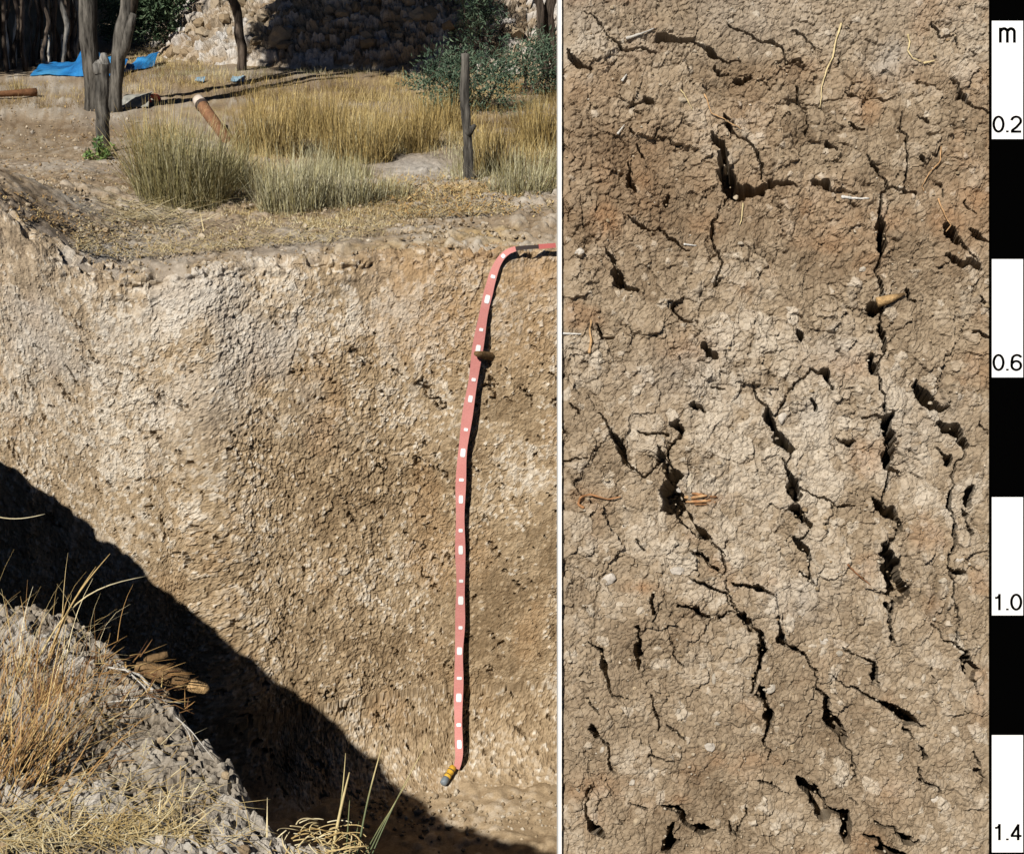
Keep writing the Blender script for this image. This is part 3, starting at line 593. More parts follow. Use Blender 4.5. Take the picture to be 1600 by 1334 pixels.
hh -= 1.2 * (1 - sstep(0, .25, e3))
hh += 6.5 * fbm(X / 24, Y / 24, 88, 4) + 3.0 * fbm(X / 4, Y / 4, 90, 2)
# the big voids and long cracks of the face
jx = X + 14 * fbm(X / 15, Y / 15, 91, 3) + 5 * fbm(X / 40, Y / 40, 93, 2); jy = Y + 14 * fbm(X / 15, Y / 15, 92, 3) + 5 * fbm(X / 40, Y / 40, 94, 2)
wv = fbm(X / 18, Y / 18, 104, 3); crk = np.full(X.shape, 0.0); side = np.zeros(X.shape)
for pts, ws in CR:
    for (a, b, wa, wb) in zip(pts[:-1], pts[1:], ws[:-1], ws[1:]):
        mg = 40
        xs = slice(*np.searchsorted(sx, [min(a[0], b[0]) - mg, max(a[0], b[0]) + mg])); ys = slice(*np.searchsorted(sy, [min(a[1], b[1]) - mg, max(a[1], b[1]) + mg]))
        u, v = jx[ys, xs], jy[ys, xs]; dx, dy = b[0] - a[0], b[1] - a[1]; L2 = dx * dx + dy * dy
        t = np.clip(((u - a[0]) * dx + (v - a[1]) * dy) / L2, 0, 1); d = np.hypot(u - a[0] - t * dx, v - a[1] - t * dy)
        w = (wa + (wb - wa) * t); w = w * (0.26 + 0.30 * sstep(5, 11, w)) * (1 + 1.7 * wv[ys, xs])
        dep = np.clip(w * 17.0, 10, 125) * (1 - sstep(w * 0.88, w * 1.2, d))
        crk[ys, xs] = np.maximum(crk[ys, xs], dep)
        side[ys, xs] = np.maximum(side[ys, xs], (1 - sstep(w, w + 26, d)) * np.clip(w / 5, 0.3, 1.6))
hh += side * 3.5 * (fbm(X / 30, Y / 30, 95, 3) + 0.15)
fine_ck = m0 * 15 * (1 - sstep(0.01, 0.032, e0)) * (0.4 + 0.6 * pebbly) + m1 * 12 * (1 - sstep(0.01, 0.05, e1)) * (0.35 + 0.65 * pebbly) + m2 * 7.5 * (1 - sstep(0.03, 0.14, e2))
hh -= fine_ck
hh -= crk
mm = np.clip(hh, -135, 24); flat_ = sstep(880, 900, X) * sstep(1548, 1525, X); mm = np.where(mm > 0, mm * (0.15 + 0.85 * flat_), mm) / 1000.0
lean_in = (crk + 0.8 * fine_ck) / 1000.0                     # the fissures run in obliquely, down and to the right
# worn albedo: grey crust on top, rusty mottles, pale clods
tone = np.clip(0.44 - 0.13 * sstep(60, 130, Y) * sstep(470, 400, Y) + 0.34 * (c1 - .5) * pebbly + 0.32 * (c2 - .5) + 0.22 * (c3 - .5) + 0.28 * (c0 - .5) * pebbly + 0.7 * fbm(X / 120, Y / 120, 96, 4)
               + 0.17 * sstep(440, 560, Y) * sstep(1000, 880, Y) - 0.02 * sstep(960, 1060, Y) + 0.35 * (c2 > 0.965) * (Y > 420) + 0.4 * (c3 > 0.978), 0, 1)
stain = sstep(0.1, 0.34, fbm(X / 90, Y / 70, 97, 4)) * 0.55 + 0.5 * sstep(80, 130, Y) * sstep(480, 330, Y) * np.clip(0.35 + 2.2 * fbm(X / 120, Y / 140, 98, 3), 0, 1)
for (u, v, ru, rv, a_) in [(945, 345, 26, 32, .9), (1485, 345, 45, 30, .7), (1100, 350, 35, 26, .45), (1078, 545, 40, 24, .6), (1315, 570, 45, 22, .5), (1250, 110, 45, 18, .45),
                           (1000, 917, 24, 10, .7), (925, 780, 36, 12, .5), (1100, 780, 30, 9, .8), (1350, 895, 26, 9, .4), (1455, 950, 12, 28, .5), (1062, 1250, 14, 8, .7), (1390, 1240, 30, 28, .35), (945, 270, 24, 30, .45)]:
    stain = np.maximum(stain, a_ * np.exp(-(((X - u) / ru) ** 2 + ((Y - v) / rv) ** 2)) * (0.55 + 1.5 * (fbm(X / 20, Y / 20, 99, 3) + .3)))
grey = 0.42 * sstep(140, 30, Y + 90 * fbm(X / 120, Y / 60, 100, 3)) * np.clip(0.55 + 1.2 * fbm(X / 60, Y / 60, 101, 3), 0, 1)
for (u, v, ru, rv, a_) in [(1390, 90, 34, 32, 1.0), (915, 45, 30, 38, .6), (1075, 750, 14, 18, .8), (1270, 650, 40, 26, .6), (1300, 545, 40, 26, .5), (1070, 590, 90, 40, .45), (1250, 940, 50, 30, .6), (1440, 660, 60, 60, .35)]:
    grey = np.maximum(grey, a_ * np.exp(-(((X - u) / ru) ** 2 + ((Y - v) / rv) ** 2)) * (0.5 + 1.4 * (fbm(X / 16, Y / 16, 102, 3) + .25)))
grey = np.clip(grey * 0.8, 0, 0.7); stain = np.clip(0.75 * stain * (1 - grey), 0, 0.7)
FACE = dpt(X, Y, SD) + np.array([0, -CT, ST]) * mm[..., None] + np.array([0.27, -0.16 * ST, -0.16 * CT]) * lean_in[..., None]
nr, nc = X.shape
V = [FACE.reshape(-1, 3)]; F = [grid_faces(nr, nc, flip=True)]
# sides and back of the block (it narrows towards the back)
idx = np.arange(nr * nc).reshape(nr, nc)
ring = np.concatenate([idx[0, :-1], idx[:-1, -1], idx[-1, :0:-1], idx[:0:-1, 0]])
cx, cy = 1215, 690
rx, ry = X.ravel()[ring], Y.ravel()[ring]
steps = 5; n0 = nr * nc; m = len(ring); prev = ring
for k in range(1, steps + 1):
    dk = 0.24 * k / steps
    bxp = cx + (rx - cx) * (1 - 0.30 * k / steps); byp = cy + (ry - cy) * (1 - 0.03 * k / steps)
    bp = dpt(bxp, byp, SD) + np.array([0, CT, -ST]) * (dk + 0.012 * fbm(rx / 60 + k, ry / 60, 103, 3))[:, None]
    V.append(bp); cur = n0 + (k - 1) * m + np.arange(m)
    F.append(np.stack([prev, np.roll(prev, -1), np.roll(cur, -1), cur], -1)); prev = cur
cen = n0 + steps * m; V.append(dpt([cx], [cy], SD) + np.array([0, CT, -ST]) * 0.25)
V = np.concatenate(V); tri = np.stack([prev, np.roll(prev, -1), np.full(m, cen)], -1)
ex = len(V) - n0; pad = lambda a, v: np.concatenate([a.ravel(), np.full(ex, v)])
block = empty('soil_block', tuple(dpt(1215, 1420, SD + 0.10)))
tag(block, 'large upright block of cracked tan soil filling the right side, face riddled with fissures', 'soil block')
part('soil_face', raw_mesh('soil_face', V, [np.concatenate(F), tri], {'tone': pad(tone, .4), 'stain': pad(stain, 0), 'grey': pad(grey, 0)}, False), M_SLAB, block)
def on_face(px, py, lift=0.0):
    px = np.atleast_1d(np.asarray(px, float)); py = np.atleast_1d(np.asarray(py, float))
    i = np.clip(np.searchsorted(sy, py), 0, nr - 1); j = np.clip(np.searchsorted(sx, px), 0, nc - 1)
    return dpt(px, py, SD) + np.array([0, -CT, ST]) * (np.maximum(mm[i, j], -0.004) + lift)[:, None]
UPV = np.array([0, ST, CT]); OUT = np.array([0, -CT, ST]); RT = np.array([1.0, 0, 0])
def face_lump(px, py, rpx, name, mats, seed, parent, elong=1.0, rot=0.0, flat=0.5):
    me = lump_mesh(name, seed, 2, flat, 0.85); me.materials.append(mats)
    V = np.array([v.co[:] for v in me.vertices]); c, s = math.cos(rot), math.sin(rot)
    x_, y_ = V[:, 0] * elong, V[:, 1]; x2, y2 = c * x_ - s * y_, s * x_ + c * y_
    W = on_face(px, py)[0] + (x2[:, None] * RT + y2[:, None] * UPV + (V[:, 2:3] + 0.1) * OUT) * (rpx / 930)
    me.vertices.foreach_set('co', W.astype(np.float32).ravel()); me.update()
    return part(name, me, None, parent)
for k, (u, v, r, el, ro) in enumerate([(1065,158,7,1.1,.2),(1116,1060,5,2.0,1.4),(1108,1165,9,1.0,0),(1130,1165,5,1.6,1.1),(988,1223,6,1.1,1.2),(952,905,9,1.5,.7),(904,1060,4,1,0),(1060,1110,4,1.3,1.2),
                                       (904,394,7,1.4,.4),(994,1284,6,1.5,.9),(1285,1000,7,1.3,0),(1204,1076,8,1.3,.6),(1076,752,12,1.4,1.2),(1062,766,5,1,0),(1500,875,5,1.5,.3),(1372,1190,5,1.6,1.1),
                                       (1462,1250,8,1.2,.5),(1432,1110,4,1,0),(1284,1293,4,1.2,.9),(1503,1020,5,1,0),(1056,890,8,1.6,.1),(1150,308,5,1,0),(1222,652,8,1.3,1.2),(1406,1180,4,1.7,1.2),(1238,1165,5,1.8,1.3),
                                       (1120,1130,4,1.2,0),(940,1170,5,1.2,1),(1470,905,5,1.4,.3),(1310,1020,6,1.1,0),(1350,420,5,1.3,.4)]):
    face_lump(u, v, r, 'pebble', M_STONE if k % 3 else M_CLOD, 300 + k, block, el, ro)
# little loose crumbs caught on ledges of the face
rg = np.random.default_rng(31); n_ = 1300
cu = rg.uniform(884, 1545, n_); cv = np.where(rg.random(n_) < 0.6, rg.uniform(860, 1334, n_), rg.uniform(0, 900, n_))
crumbs('crumb', on_face(cu, cv, 0.0015) - np.array(block.location), rg.lognormal(math.log(0.0021), 0.35, n_), block, lift=0.0, seed=14)
def strand(name, pts, w, mat, label, cat, lift=0.004, group=None, k=6, tone=0.6, wob=0.15):
    """a thin stem or root lying against the soil face"""
    pts = np.array(pts, float); t = np.linspace(0, 1, len(pts)); tt = np.linspace(0, 1, 5 * len(pts))
    u = np.interp(tt, t, pts[:, 0]); v = np.interp(tt, t, pts[:, 1])
    P_ = on_face(u, v, lift); dd = (P_ @ OUT); ker = np.ones(7) / 7
    sm = np.convolve(np.pad(dd, 3, 'edge'), ker, 'valid'); P_ = P_ + (np.maximum(sm, dd) - dd)[:, None] * OUT
    rad = w / 930 / 2 * (1 - 0.6 * tt) * (1 + wob * np.sin(tt * 23))
    mb = MB(); o_ = P_[len(P_) // 2]; mb.tube(P_ - o_, rad, k, 0.15, int(pts[0, 0]), tone)
    o = mb.build(name, mat); o.location = o_
    return tag(o, label, cat, group)
strand('grass_stalk', [(1313,38),(1306,62),(1300,90),(1290,112),(1283,138),(1280,170)], 3.2, M_STRAW, 'long thin straw stalk slanting down the top of the soil face', 'stalk')
strand('rootlet', [(1100,148),(1104,160),(1110,178),(1130,188),(1158,205)], 3.0, M_ROOT, 'fine orange rootlet bending above the dark triangular hole', 'root', tone=0.85)
strand('rootlet', [(1062,142),(1072,158),(1080,175)], 2.2, M_STRAW, 'short pale rootlet beside the white stone near the top', 'root')
strand('rootlet', [(1160,318),(1158,345),(1155,352)], 2.5, M_STRAW, 'short upright pale rootlet below the dark triangular hole', 'root')
strand('twig', [(978,61),(1000,55),(1022,45)], 5.0, M_PALEWOOD, 'short pale twig lying near the top left corner of soil face', 'twig')
strand('root_fragment', [(971,128),(979,117)], 4.5, M_PALEWOOD, 'tiny white root end poking out under the pale twig', 'root')
strand('root_fragment', [(963,212),(975,196)], 4.0, M_PALEWOOD, 'tiny white root end at the left side of soil face', 'root')
strand('chalky_streak', [(1312,309),(1330,311),(1355,312)], 5.0, M_CHALK, 'bright white streak lying flat across the upper soil face', 'streak', lift=0.001)
strand('chalky_streak', [(1068,382),(1088,384)], 3.5, M_CHALK, 'short white streak left of centre in upper soil face', 'streak', lift=0.001)
strand('chalky_streak', [(878,521),(908,522)], 4.2, M_CHALK, 'white streak at the left edge of the soil face', 'streak', lift=0.001)
strand('orange_root', [(912,793),(903,788),(906,776),(922,772),(935,776),(950,780),(970,776)], 5.0, M_ROOT, 'curled orange root looped at the left of the soil face', 'root', tone=0.5)
strand('orange_root', [(920,552),(922,535),(921,515),(922,500)], 5.0, M_ROOT, 'upright broken orange root with bright tip left of centre', 'root', tone=0.9)
strand('curled_rootlet', [(1417,55),(1421,66),(1417,80),(1424,92),(1440,98)], 3.4, M_STRAW, 'pale curled rootlet beside the blue grey patch', 'root')
strand('curled_rootlet', [(1443,99),(1461,95)], 4.0, M_STRAW, 'short straight straw bit right of the blue grey patch', 'straw')
strand('rootlet', [(1466,310),(1470,325),(1480,345),(1486,352),(1478,362)], 3.2, M_ROOT, 'looping orange rootlet above the oval black hole at right', 'root', tone=0.8)
strand('rootlet', [(1470,230),(1466,255),(1452,270),(1440,292),(1444,300)], 2.5, M_ROOT, 'fine orange rootlet among clods at upper right', 'root', tone=0.8)
strand('rootlet', [(1320,880),(1333,893),(1355,912)], 3.0, M_ROOT, 'thin red brown rootlet left of the big black hole', 'root', tone=0.15)
for q, (u0, v0, u1, v1, w_, tn) in enumerate([(1070, 777, 1100, 773, 8, .75), (1072, 784, 1108, 781, 7, .6), (1078, 770, 1118, 776, 6, .35), (1085, 788, 1116, 784, 5, .5)]):
    a_, b_ = on_face([u0, u1], [v0, v1], .002); t = np.linspace(0, 1, 6)[:, None]; mb = MB(); mb.tube(a_ + (b_ - a_) * t, np.array([.5, .8, 1, .9, .8, .4]) * w_ / 930 / 2, 6, .3, q, np.clip(tn + .2 * np.sin(np.repeat(np.arange(6), 6) * 2.1), 0, 1)); mb.part('rotted_root', M_ROOT, block)
chip = MB(); a_, b_, c_ = on_face([1368, 1388, 1410], [472, 467, 460], 0.010)
chip.tube(np.array([a_, b_, c_]) - b_, [0.0085, 0.0075, 0.002], 7, 0.3, 4, np.repeat([0.95, 0.9, 0.3], 7)); o = chip.build('wood_chip', M_WOOD); o.location = b_
tag(o, 'yellow wood chip with a thin tail sticking out over a black hole', 'wood chip')

# white batten on the left edge of the block
mb = MB()
def bar(mb, x0, x1, y0, y1, d0, d1, back=None):
    bk = back or (x0, x1)
    A = [dpt(x0, y1, d0), dpt(x1, y1, d0), dpt(x1, y0, d0), dpt(x0, y0, d0)]
    s = SD / SD
    B = [dpt(x0, y1, d0) + OUT * (d0 - d1), dpt(x1, y1, d0) + OUT * (d0 - d1), dpt(x1, y0, d0) + OUT * (d0 - d1), dpt(x0, y0, d0) + OUT * (d0 - d1)]
    mb.hexa(A + B)
bar(mb, 872.6, 877.6, -60, 1420, SD - 0.010, SD + 0.012)
o = mb.part('edge_batten', M_WHITE, block, smooth=False)

# the metre scale at the right edge
SF = SD - 0.014
staff = empty('scale_staff', tuple(dpt(1574, 1420, SF)))
tag(staff, 'tall black and white metre scale with printed depths at the right edge', 'measuring staff')
mb = MB(); bar(mb, 1549, 1602.5, -60, 1420, SF, SF + 0.010); mb.part('board', M_BLACK, staff, smooth=False)
for y0, y1 in ((33, 217.5), (405, 589.5), (776.5, 961), (1148, 1331)):
    mb = MB(); bar(mb, 1550, 1598.5, y0, y1, SF - 0.0012, SF + 0.0004); mb.part('white_block', M_WHITE, staff, smooth=False)
def arc(cx, cy, rx, ry, a0, a1, n=22):
    t = np.radians(np.linspace(a0, a1, n)); return np.stack([cx + rx * np.cos(t), cy + ry * np.sin(t)], -1)
GLYPH = {  # strokes in a box one unit high: (width, [paths])
    '0': (0.60, [arc(.30, .5, .245, .455, 0, 360, 40)]), '1': (0.60, [np.array([(.345, 0), (.345, 1.0)]), np.array([(.36, .93), (.27, .78), (.12, .745)])]),
    '2': (0.60, [np.concatenate([arc(.30, .70, .235, .255, 172, -28), [(.30, .30), (.12, .15), (.075, .045)]]), np.array([(.03, .045), (.56, .045)])]),
    '4': (0.60, [np.array([(.40, 0), (.40, .985)]), np.array([(.42, .955), (.06, .275)]), np.array([(.02, .265), (.575, .265)])]),
    '6': (0.60, [arc(.305, .315, .235, .27, 0, 360, 36), np.concatenate([arc(.34, .62, .265, .335, 35, 150), [(.075, .56), (.07, .36)]])]),
    '.': (0.30, [np.array([(.15, 0), (.15, .11)])]),
    'm': (0.86, [np.array([(.10, 0), (.10, .70)]), np.concatenate([arc(.275, .50, .155, .155, 165, 0), [(.43, 0)]]), np.concatenate([arc(.605, .50, .155, .155, 165, 0), [(.76, 0)]])])}
def text(s, xc, base, size_px, parent, cap=1.0):
    wt = sum(GLYPH[c][0] for c in s); hpx = size_px[1] / cap; kx = size_px[0] / (wt * hpx) if s != 'm' else 1.0
    x = -wt / 2; mb = MB(); lay = 0
    for c in s:
        for pth in GLYPH[c][1]:
            p = np.asarray(pth, float); t = np.gradient(p, axis=0); t /= np.linalg.norm(t, axis=1, keepdims=True); nn = np.stack([-t[:, 1], t[:, 0]], -1) * (.068 if c != '.' else .07)
            L_, R_2 = p + nn, p - nn; n = len(p); q = np.concatenate([L_, R_2]); lay += 1
            W = dpt(xc + (q[:, 0] + x) * hpx * kx, base - q[:, 1] * hpx, SF - 0.0016 - 0.00004 * lay)
            i = np.arange(n - 1); mb.add(W, np.stack([i, i + n, i + n + 1, i + 1], -1))
        x += GLYPH[c][0]
    mb.part('lettering', M_BLACK, parent, smooth=False)
text('m', 1574, 67, (29, 22), staff, 0.66)
for s_, b_ in (('0.2', 207), ('0.6', 579), ('1.0', 953), ('1.4', 1312)): text(s_, 1574, b_, (46, 25.5), staff)

# ------------------------------------------------------------------ the red tape hanging down the wall
TP = [(872,383),(850,385),(835,386),(803,388),(790,394),(782,403),(773,420),(766,445),(758,478),(752,510),(746,546),(740,590),(733,630),(727,672),(722,710),(720,750),(719,800),(719,860),(720,905),(719,940),(719,980),(717,1015),(717,1060),(716,1091),(716,1134),(717,1166),(718,1185),(712,1204)]
TP = np.array(TP, float)
tl = np.concatenate([[0], np.cumsum(np.hypot(*np.diff(TP, axis=0).T))]); ts = np.linspace(0, tl[-1], 150)
tu, tv = np.interp(ts, tl, TP[:, 0]), np.interp(ts, tl, TP[:, 1])
k5 = np.ones(5) / 5; tu = np.convolve(np.pad(tu, 2, 'edge'), k5, 'valid'); tv = np.convolve(np.pad(tv, 2, 'edge'), k5, 'valid')
td = proj(on_wall(tu, tv, 0.0, 14))[2]
tdm = np.array([td[max(0, i - 7):i + 8].min() for i in range(len(td))]); tdm = np.convolve(np.pad(tdm, 7, 'edge'), np.ones(15) / 15, 'valid')
tdm = np.minimum(tdm, td + 0.004) - (0.005 + 0.008 * sstep(395, 480, tv) * sstep(1204, 1170, tv)) - 0.004 * np.sin(ts / 38) - 0.014 * sstep(420, 388, tv)
TC = dpt(tu, tv, tdm)
tape = empty('measuring_tape', tuple(TC[-1]))
tag(tape, 'long red webbing tape with white marks hanging down the sunlit pit wall', 'tape')
tw = np.interp(tv, [380, 395, 430, 520, 700, 900, 1150, 1205], [7, 9, 13, 16, 15, 14.5, 13, 9]) * (1 + 0.10 * np.sin(ts / 17) * (tv > 450))
tu_ = np.gradient(tu); tv_ = np.gradient(tv); LL = np.hypot(tu_, tv_)
ox, oy = -tv_ / LL, tu_ / LL
edge = lambda s_, dl=0.0: dpt(tu + ox * tw / 2 * s_, tv + oy * tw / 2 * s_, tdm + 0.004 * s_ * np.sin(ts / 60 + 1) - dl)
def ribbon(i0, i1, f=1.0, front=0.0, thick=0.0022):
    A, B = edge(f, front), edge(-f, front); A2, B2 = edge(f, front - thick), edge(-f, front - thick)
    Vv = np.stack([A, B, B2, A2], 1)[i0:i1]; n = len(Vv); i = np.arange(n * 4).reshape(n, 4); j = np.roll(i, -1, 1)
    Ff = np.stack([i[:-1], j[:-1], j[1:], i[1:]], -1).reshape(-1, 4)
    return Vv.reshape(-1, 3), np.concatenate([Ff, [i[0][::-1], i[-1]]])
i_d = int(np.argmax(tu < 838)); i_e = int(np.argmax(tu < 806))
mb = MB(); V_, F_ = ribbon(i_e, 150); mb.add(V_, F_, 0.5 + 0.25 * np.repeat(fbm(ts[i_e:] / 14, 0.5, 111, 3), 4)); mb.part('webbing', M_WEB, tape, smooth=False)
mb = MB(); V_, F_ = ribbon(i_d - 1, i_e + 1, 0.8, 0.001); mb.add(V_, F_, 0.3); tag(mb.part('twisted_fold', M_SHADEWEB_RING, tape, smooth=False), 'twisted stretch of red tape on the rim, shadow put into its colour')  # the fold's shadow is painted in with a near-black copy of the webbing
mb = MB(); V_, F_ = ribbon(0, i_d); mb.add(V_, F_, 0.02); mb.part('webbing', M_WEB, tape, smooth=False)
MARKS = [(785,399,'S'),(769,433,'s'),(761,468,'L'),(755,513,'s'),(747,546,'L'),(741,592,'s'),(735,626,'L'),(729,671,'s'),(724,705,'L'),(722,748,'s'),(720,782,'L'),(720,826,'s'),(719,861,'L'),(720,905,'s'),(720,939,'L'),(720,980,'s'),(718,1014,'L'),(718,1058,'s'),(717,1091,'L'),(717,1134,'s'),(717,1165,'L')]
for u, v, q in MARKS:
    i = int(np.argmin((tu - u) ** 2 + (tv - v) ** 2)); hl = {'s': 2.6, 'L': 6.2, 'S': 3.2}[q] * rnd.uniform(.85, 1.1); hw = {'s': 3.6, 'L': 3.9, 'S': 3.0}[q] * rnd.uniform(.85, 1.1) 
    dx, dy = tu_[i] / LL[i], tv_[i] / LL[i]; cxp = tu[i] - ox[i] * 0.8; cyp = tv[i]
    s_ = np.array([(-.75, -1), (.75, -1), (1, -.6), (1, .6), (.75, 1), (-.75, 1), (-1, .6), (-1, -.6)])
    pu = cxp + s_[:, 0] * hw * -dy + s_[:, 1] * hl * dx; pv = cyp + s_[:, 0] * hw * dx + s_[:, 1] * hl * dy
    off = ((pu - tu[i]) * ox[i] + (pv - tv[i]) * oy[i]) / (tw[i] / 2); along = np.interp((pu - tu[i]) * dx + (pv - tv[i]) * dy, (ts - ts[i]), tdm)
    W = dpt(pu, pv, along + 0.004 * off * np.sin(ts[i] / 60 + 1) - 0.0022)
    W2 = dpt(pu, pv, along + 0.004 * off * np.sin(ts[i] / 60 + 1) - 0.0002)
    n = 8; mb = MB(); a = np.arange(8)
    mb.add(np.concatenate([W, W2, [W.mean(0)]]), np.stack([a, (a + 1) % 8, (a + 1) % 8 + 8, a + 8], -1)); mb.F[3].append(np.stack([a, (a + 1) % 8, np.full(8, 16)], -1)[:, ::-1])
    mb.part('white_mark', M_WHITE, tape, smooth=False)
# wedge pinning the tape
w0 = dpt(744, 552, tdm[int(np.argmin((tu - 747) ** 2 + (tv - 550) ** 2))] - 0.035); w1 = on_wall([770], [556], -0.03)[0]
mb = MB(); tt = np.linspace(0, 1, 6)[:, None]; mb.tube((w0 + (w1 - w0) * tt) - w0, [0.010, 0.014, 0.017, 0.019, 0.02, 0.02], 7, 0.25, 5, 0.35)
o = mb.build('wooden_peg', M_WOOD); o.location = w0; tag(o, 'dark wooden peg driven into the wall, pinning the red tape', 'peg')
# yellow handle at the foot
h0 = on_wall([692], [1224], 0.010, 8)[0]; h1 = on_wall([709], [1197], 0.010, 8)[0]
hn = empty('tape_handle', tuple(h0)); tag(hn, 'small yellow handle with grey end lying at the foot of the red tape', 'handle')
f = lambda t_: h0 + (h1 - h0) * t_
mb = MB(); mb.tube([f(.30), f(.34), f(.5), f(.62), f(.66), f(.8), f(.96), f(1)], np.array([.010, .0135, .0135, .0125, .0135, .0135, .013, .009]) * 1.15, 10, 0.05, 2); mb.part('grip', M_YELLOW, hn)
mb = MB(); mb.tube([f(-.02), f(.02), f(.18), f(.33)], np.array([.009, .013, .014, .0135]) * 1.15, 10); mb.part('end_cap', M_GREYCAP, hn)
for a, b in ((.47, .50), (.72, .76)):
    mb = MB(); mb.tube([f(a), f(b)], [.0142 * 1.15] * 2, 10); mb.part('dark_band', M_SHADEWEB_RING, hn)

def ggpt(px, py):
    """the point of the far ground seen in that direction"""
    z = 0.0
    for _ in range(5):
        p = gpt(px, py, z); z = ground_z(p[..., 0], p[..., 1])
    return p
# ------------------------------------------------------------------ stakes, trunks and trees beyond the pit
def up_pts(px0, py0, px1, py1, n=12, lean_y=0.0, wob=0.0, seed=0, ext=None):
    """a leaning stem rooted on the ground at (px0, py0), whose top is seen at (px1, py1)"""
    b = ggpt(px0, py0); d = proj(b)[2]
    tt = np.linspace(0, 1, n); t_ = dpt(px1, py1, d); 
    # put the top above the root at the same y, so that it stands rather than leans at us
    k = b[1] + lean_y; bb = (PPY - py1) / FPX; dd = k / (CT + bb * ST); t_ = dpt(px1, py1, dd)
    P_ = b + (t_ - b) * tt[:, None]
    P_[:, 0] += wob * fbm(tt * 2.3 + seed, seed * 1.7, 121, 3) * 2 * np.sin(tt * math.pi)
    P_[:, 1] += wob * fbm(tt * 2.3 + seed, seed * 2.9, 122, 3) * np.sin(tt * math.pi)
    P_[0, 2] -= 0.05
    return b, P_, d
def stem(name, px0, py0, px1, py1, w0, w1, mat, label, cat, seed, group=None, wob=0.05, rough=0.2, pname='trunk', extra=0.0, k=10, n=14, tone=0.5):
    b, P_, d = up_pts(px0, py0, px1, py1, n, 0, wob, seed)
    top_ = P_[-1].copy()
    if extra: P_ = np.concatenate([P_, P_[-1] + (P_[-1] - P_[-3]) / np.linalg.norm(P_[-1] - P_[-3]) * np.linspace(0.15, 1, 8)[:, None] * extra])
    e = empty(name, tuple(b)); tag(e, label, cat, group)
    r = np.interp(np.linspace(0, 1, len(P_)), [0, 0.06, 1], [w0 * 1.25, w0, w1]) / FPX * d / 2
    tn = np.clip(tone + 0.9 * fbm(np.repeat(np.linspace(0, 5, len(P_)), k), np.tile(np.arange(k), len(P_)) * 0.9 + seed, 125, 3), 0, 1)
    mb = MB(); mb.tube(P_, r, k, rough, seed, tn); mb.part(pname, mat, e)
    return e, P_, d

def crown_mesh(name, blobs, n, leaf, seed, clump=0.16, aspect=0.28, up=0.3):
    """leaf-sized faces gathered in sprays inside a few ellipsoids (centre, radii)"""
    rg = np.random.default_rng(seed); wt_ = np.array([b[1][0] * b[1][1] * b[1][2] for b in blobs]) ** 0.7; wt_ /= wt_.sum()
    nc_ = max(6, n // 26); ch = rg.choice(len(blobs), nc_, p=wt_)
    u = rg.normal(size=(nc_, 3)); u /= np.linalg.norm(u, axis=1, keepdims=True); u *= rg.uniform(0.35, 1.0, (nc_, 1)) ** 0.5
    C0 = np.array([blobs[c][0] for c in ch]) + u * np.array([blobs[c][1] for c in ch])
    ax = u + rg.normal(size=(nc_, 3)) * 0.5 + [0, 0, up]; ax /= np.linalg.norm(ax, axis=1, keepdims=True)
    ctone = rg.uniform(0.15, 0.85, nc_)
    k = rg.integers(0, nc_, n); s_ = rg.uniform(0, 1, n)
    p = C0[k] + ax[k] * ((s_ - 0.3) * clump * 2)[:, None] + rg.normal(size=(n, 3)) * clump * 0.22
    d = ax[k] * 0.6 + rg.normal(size=(n, 3)) * 0.75; d /= np.linalg.norm(d, axis=1, keepdims=True)
    w = np.cross(d, rg.normal(size=(n, 3))); w /= np.linalg.norm(w, axis=1, keepdims=True) + 1e-9
    L = leaf * rg.uniform(0.6, 1.3, n)[:, None]; nn = np.cross(d, w) * 0.12
    V = np.stack([p, p + d * L * 0.5 + w * L * aspect * 0.5 + nn * L, p + d * L, p + d * L * 0.5 - w * L * aspect * 0.5 + nn * L], 1).reshape(-1, 3)
    i = np.arange(n)[:, None] * 4
    return raw_mesh(name, V, i + np.arange(4), {'tone': np.repeat(np.clip(ctone[k] + rg.normal(0, 0.18, n), 0, 1), 4)}, False)
def limbs(e, P_, d, ends, mat, seed, r0=0.02):
    """boughs from the upper stem to the points given, one part each"""
    for q, en in enumerate(ends):
        st_ = P_[int(len(P_) * (0.6 + 0.35 * ((q * 37 % 10) / 10.0)))]; en = np.array(en, float); t = np.linspace(0, 1, 8)[:, None]
        c = st_ + (en - st_) * t; c[:, 2] += (0.18 * np.sin(t * math.pi) * np.linalg.norm(en - st_))[:, 0]
        mb = MB(); mb.tube(c, np.linspace(r0, r0 * 0.25, 8), 6, 0.15, seed + q, 0.4); mb.part('bough', mat, e)

# the stake standing among the grass
e, P_, d = stem('stake', 733, 287, 727, 84, 15, 12.5, M_BARK, 'slim upright grey wooden stake with a knot, in the grass before the green shrub', 'stake', 3, wob=0.012, rough=0.25, pname='shaft', tone=0.3, n=24)
mb = MB(); kp = P_[10] + np.array([0.024, -0.01, 0]); mb.tube([kp - [0.02, 0, 0.03], kp, kp + [0.016, -0.004, 0.016]], [0.02, 0.017, 0.008], 7, 0.2, 2, 0.3); mb.part('knot', M_BARK, e)
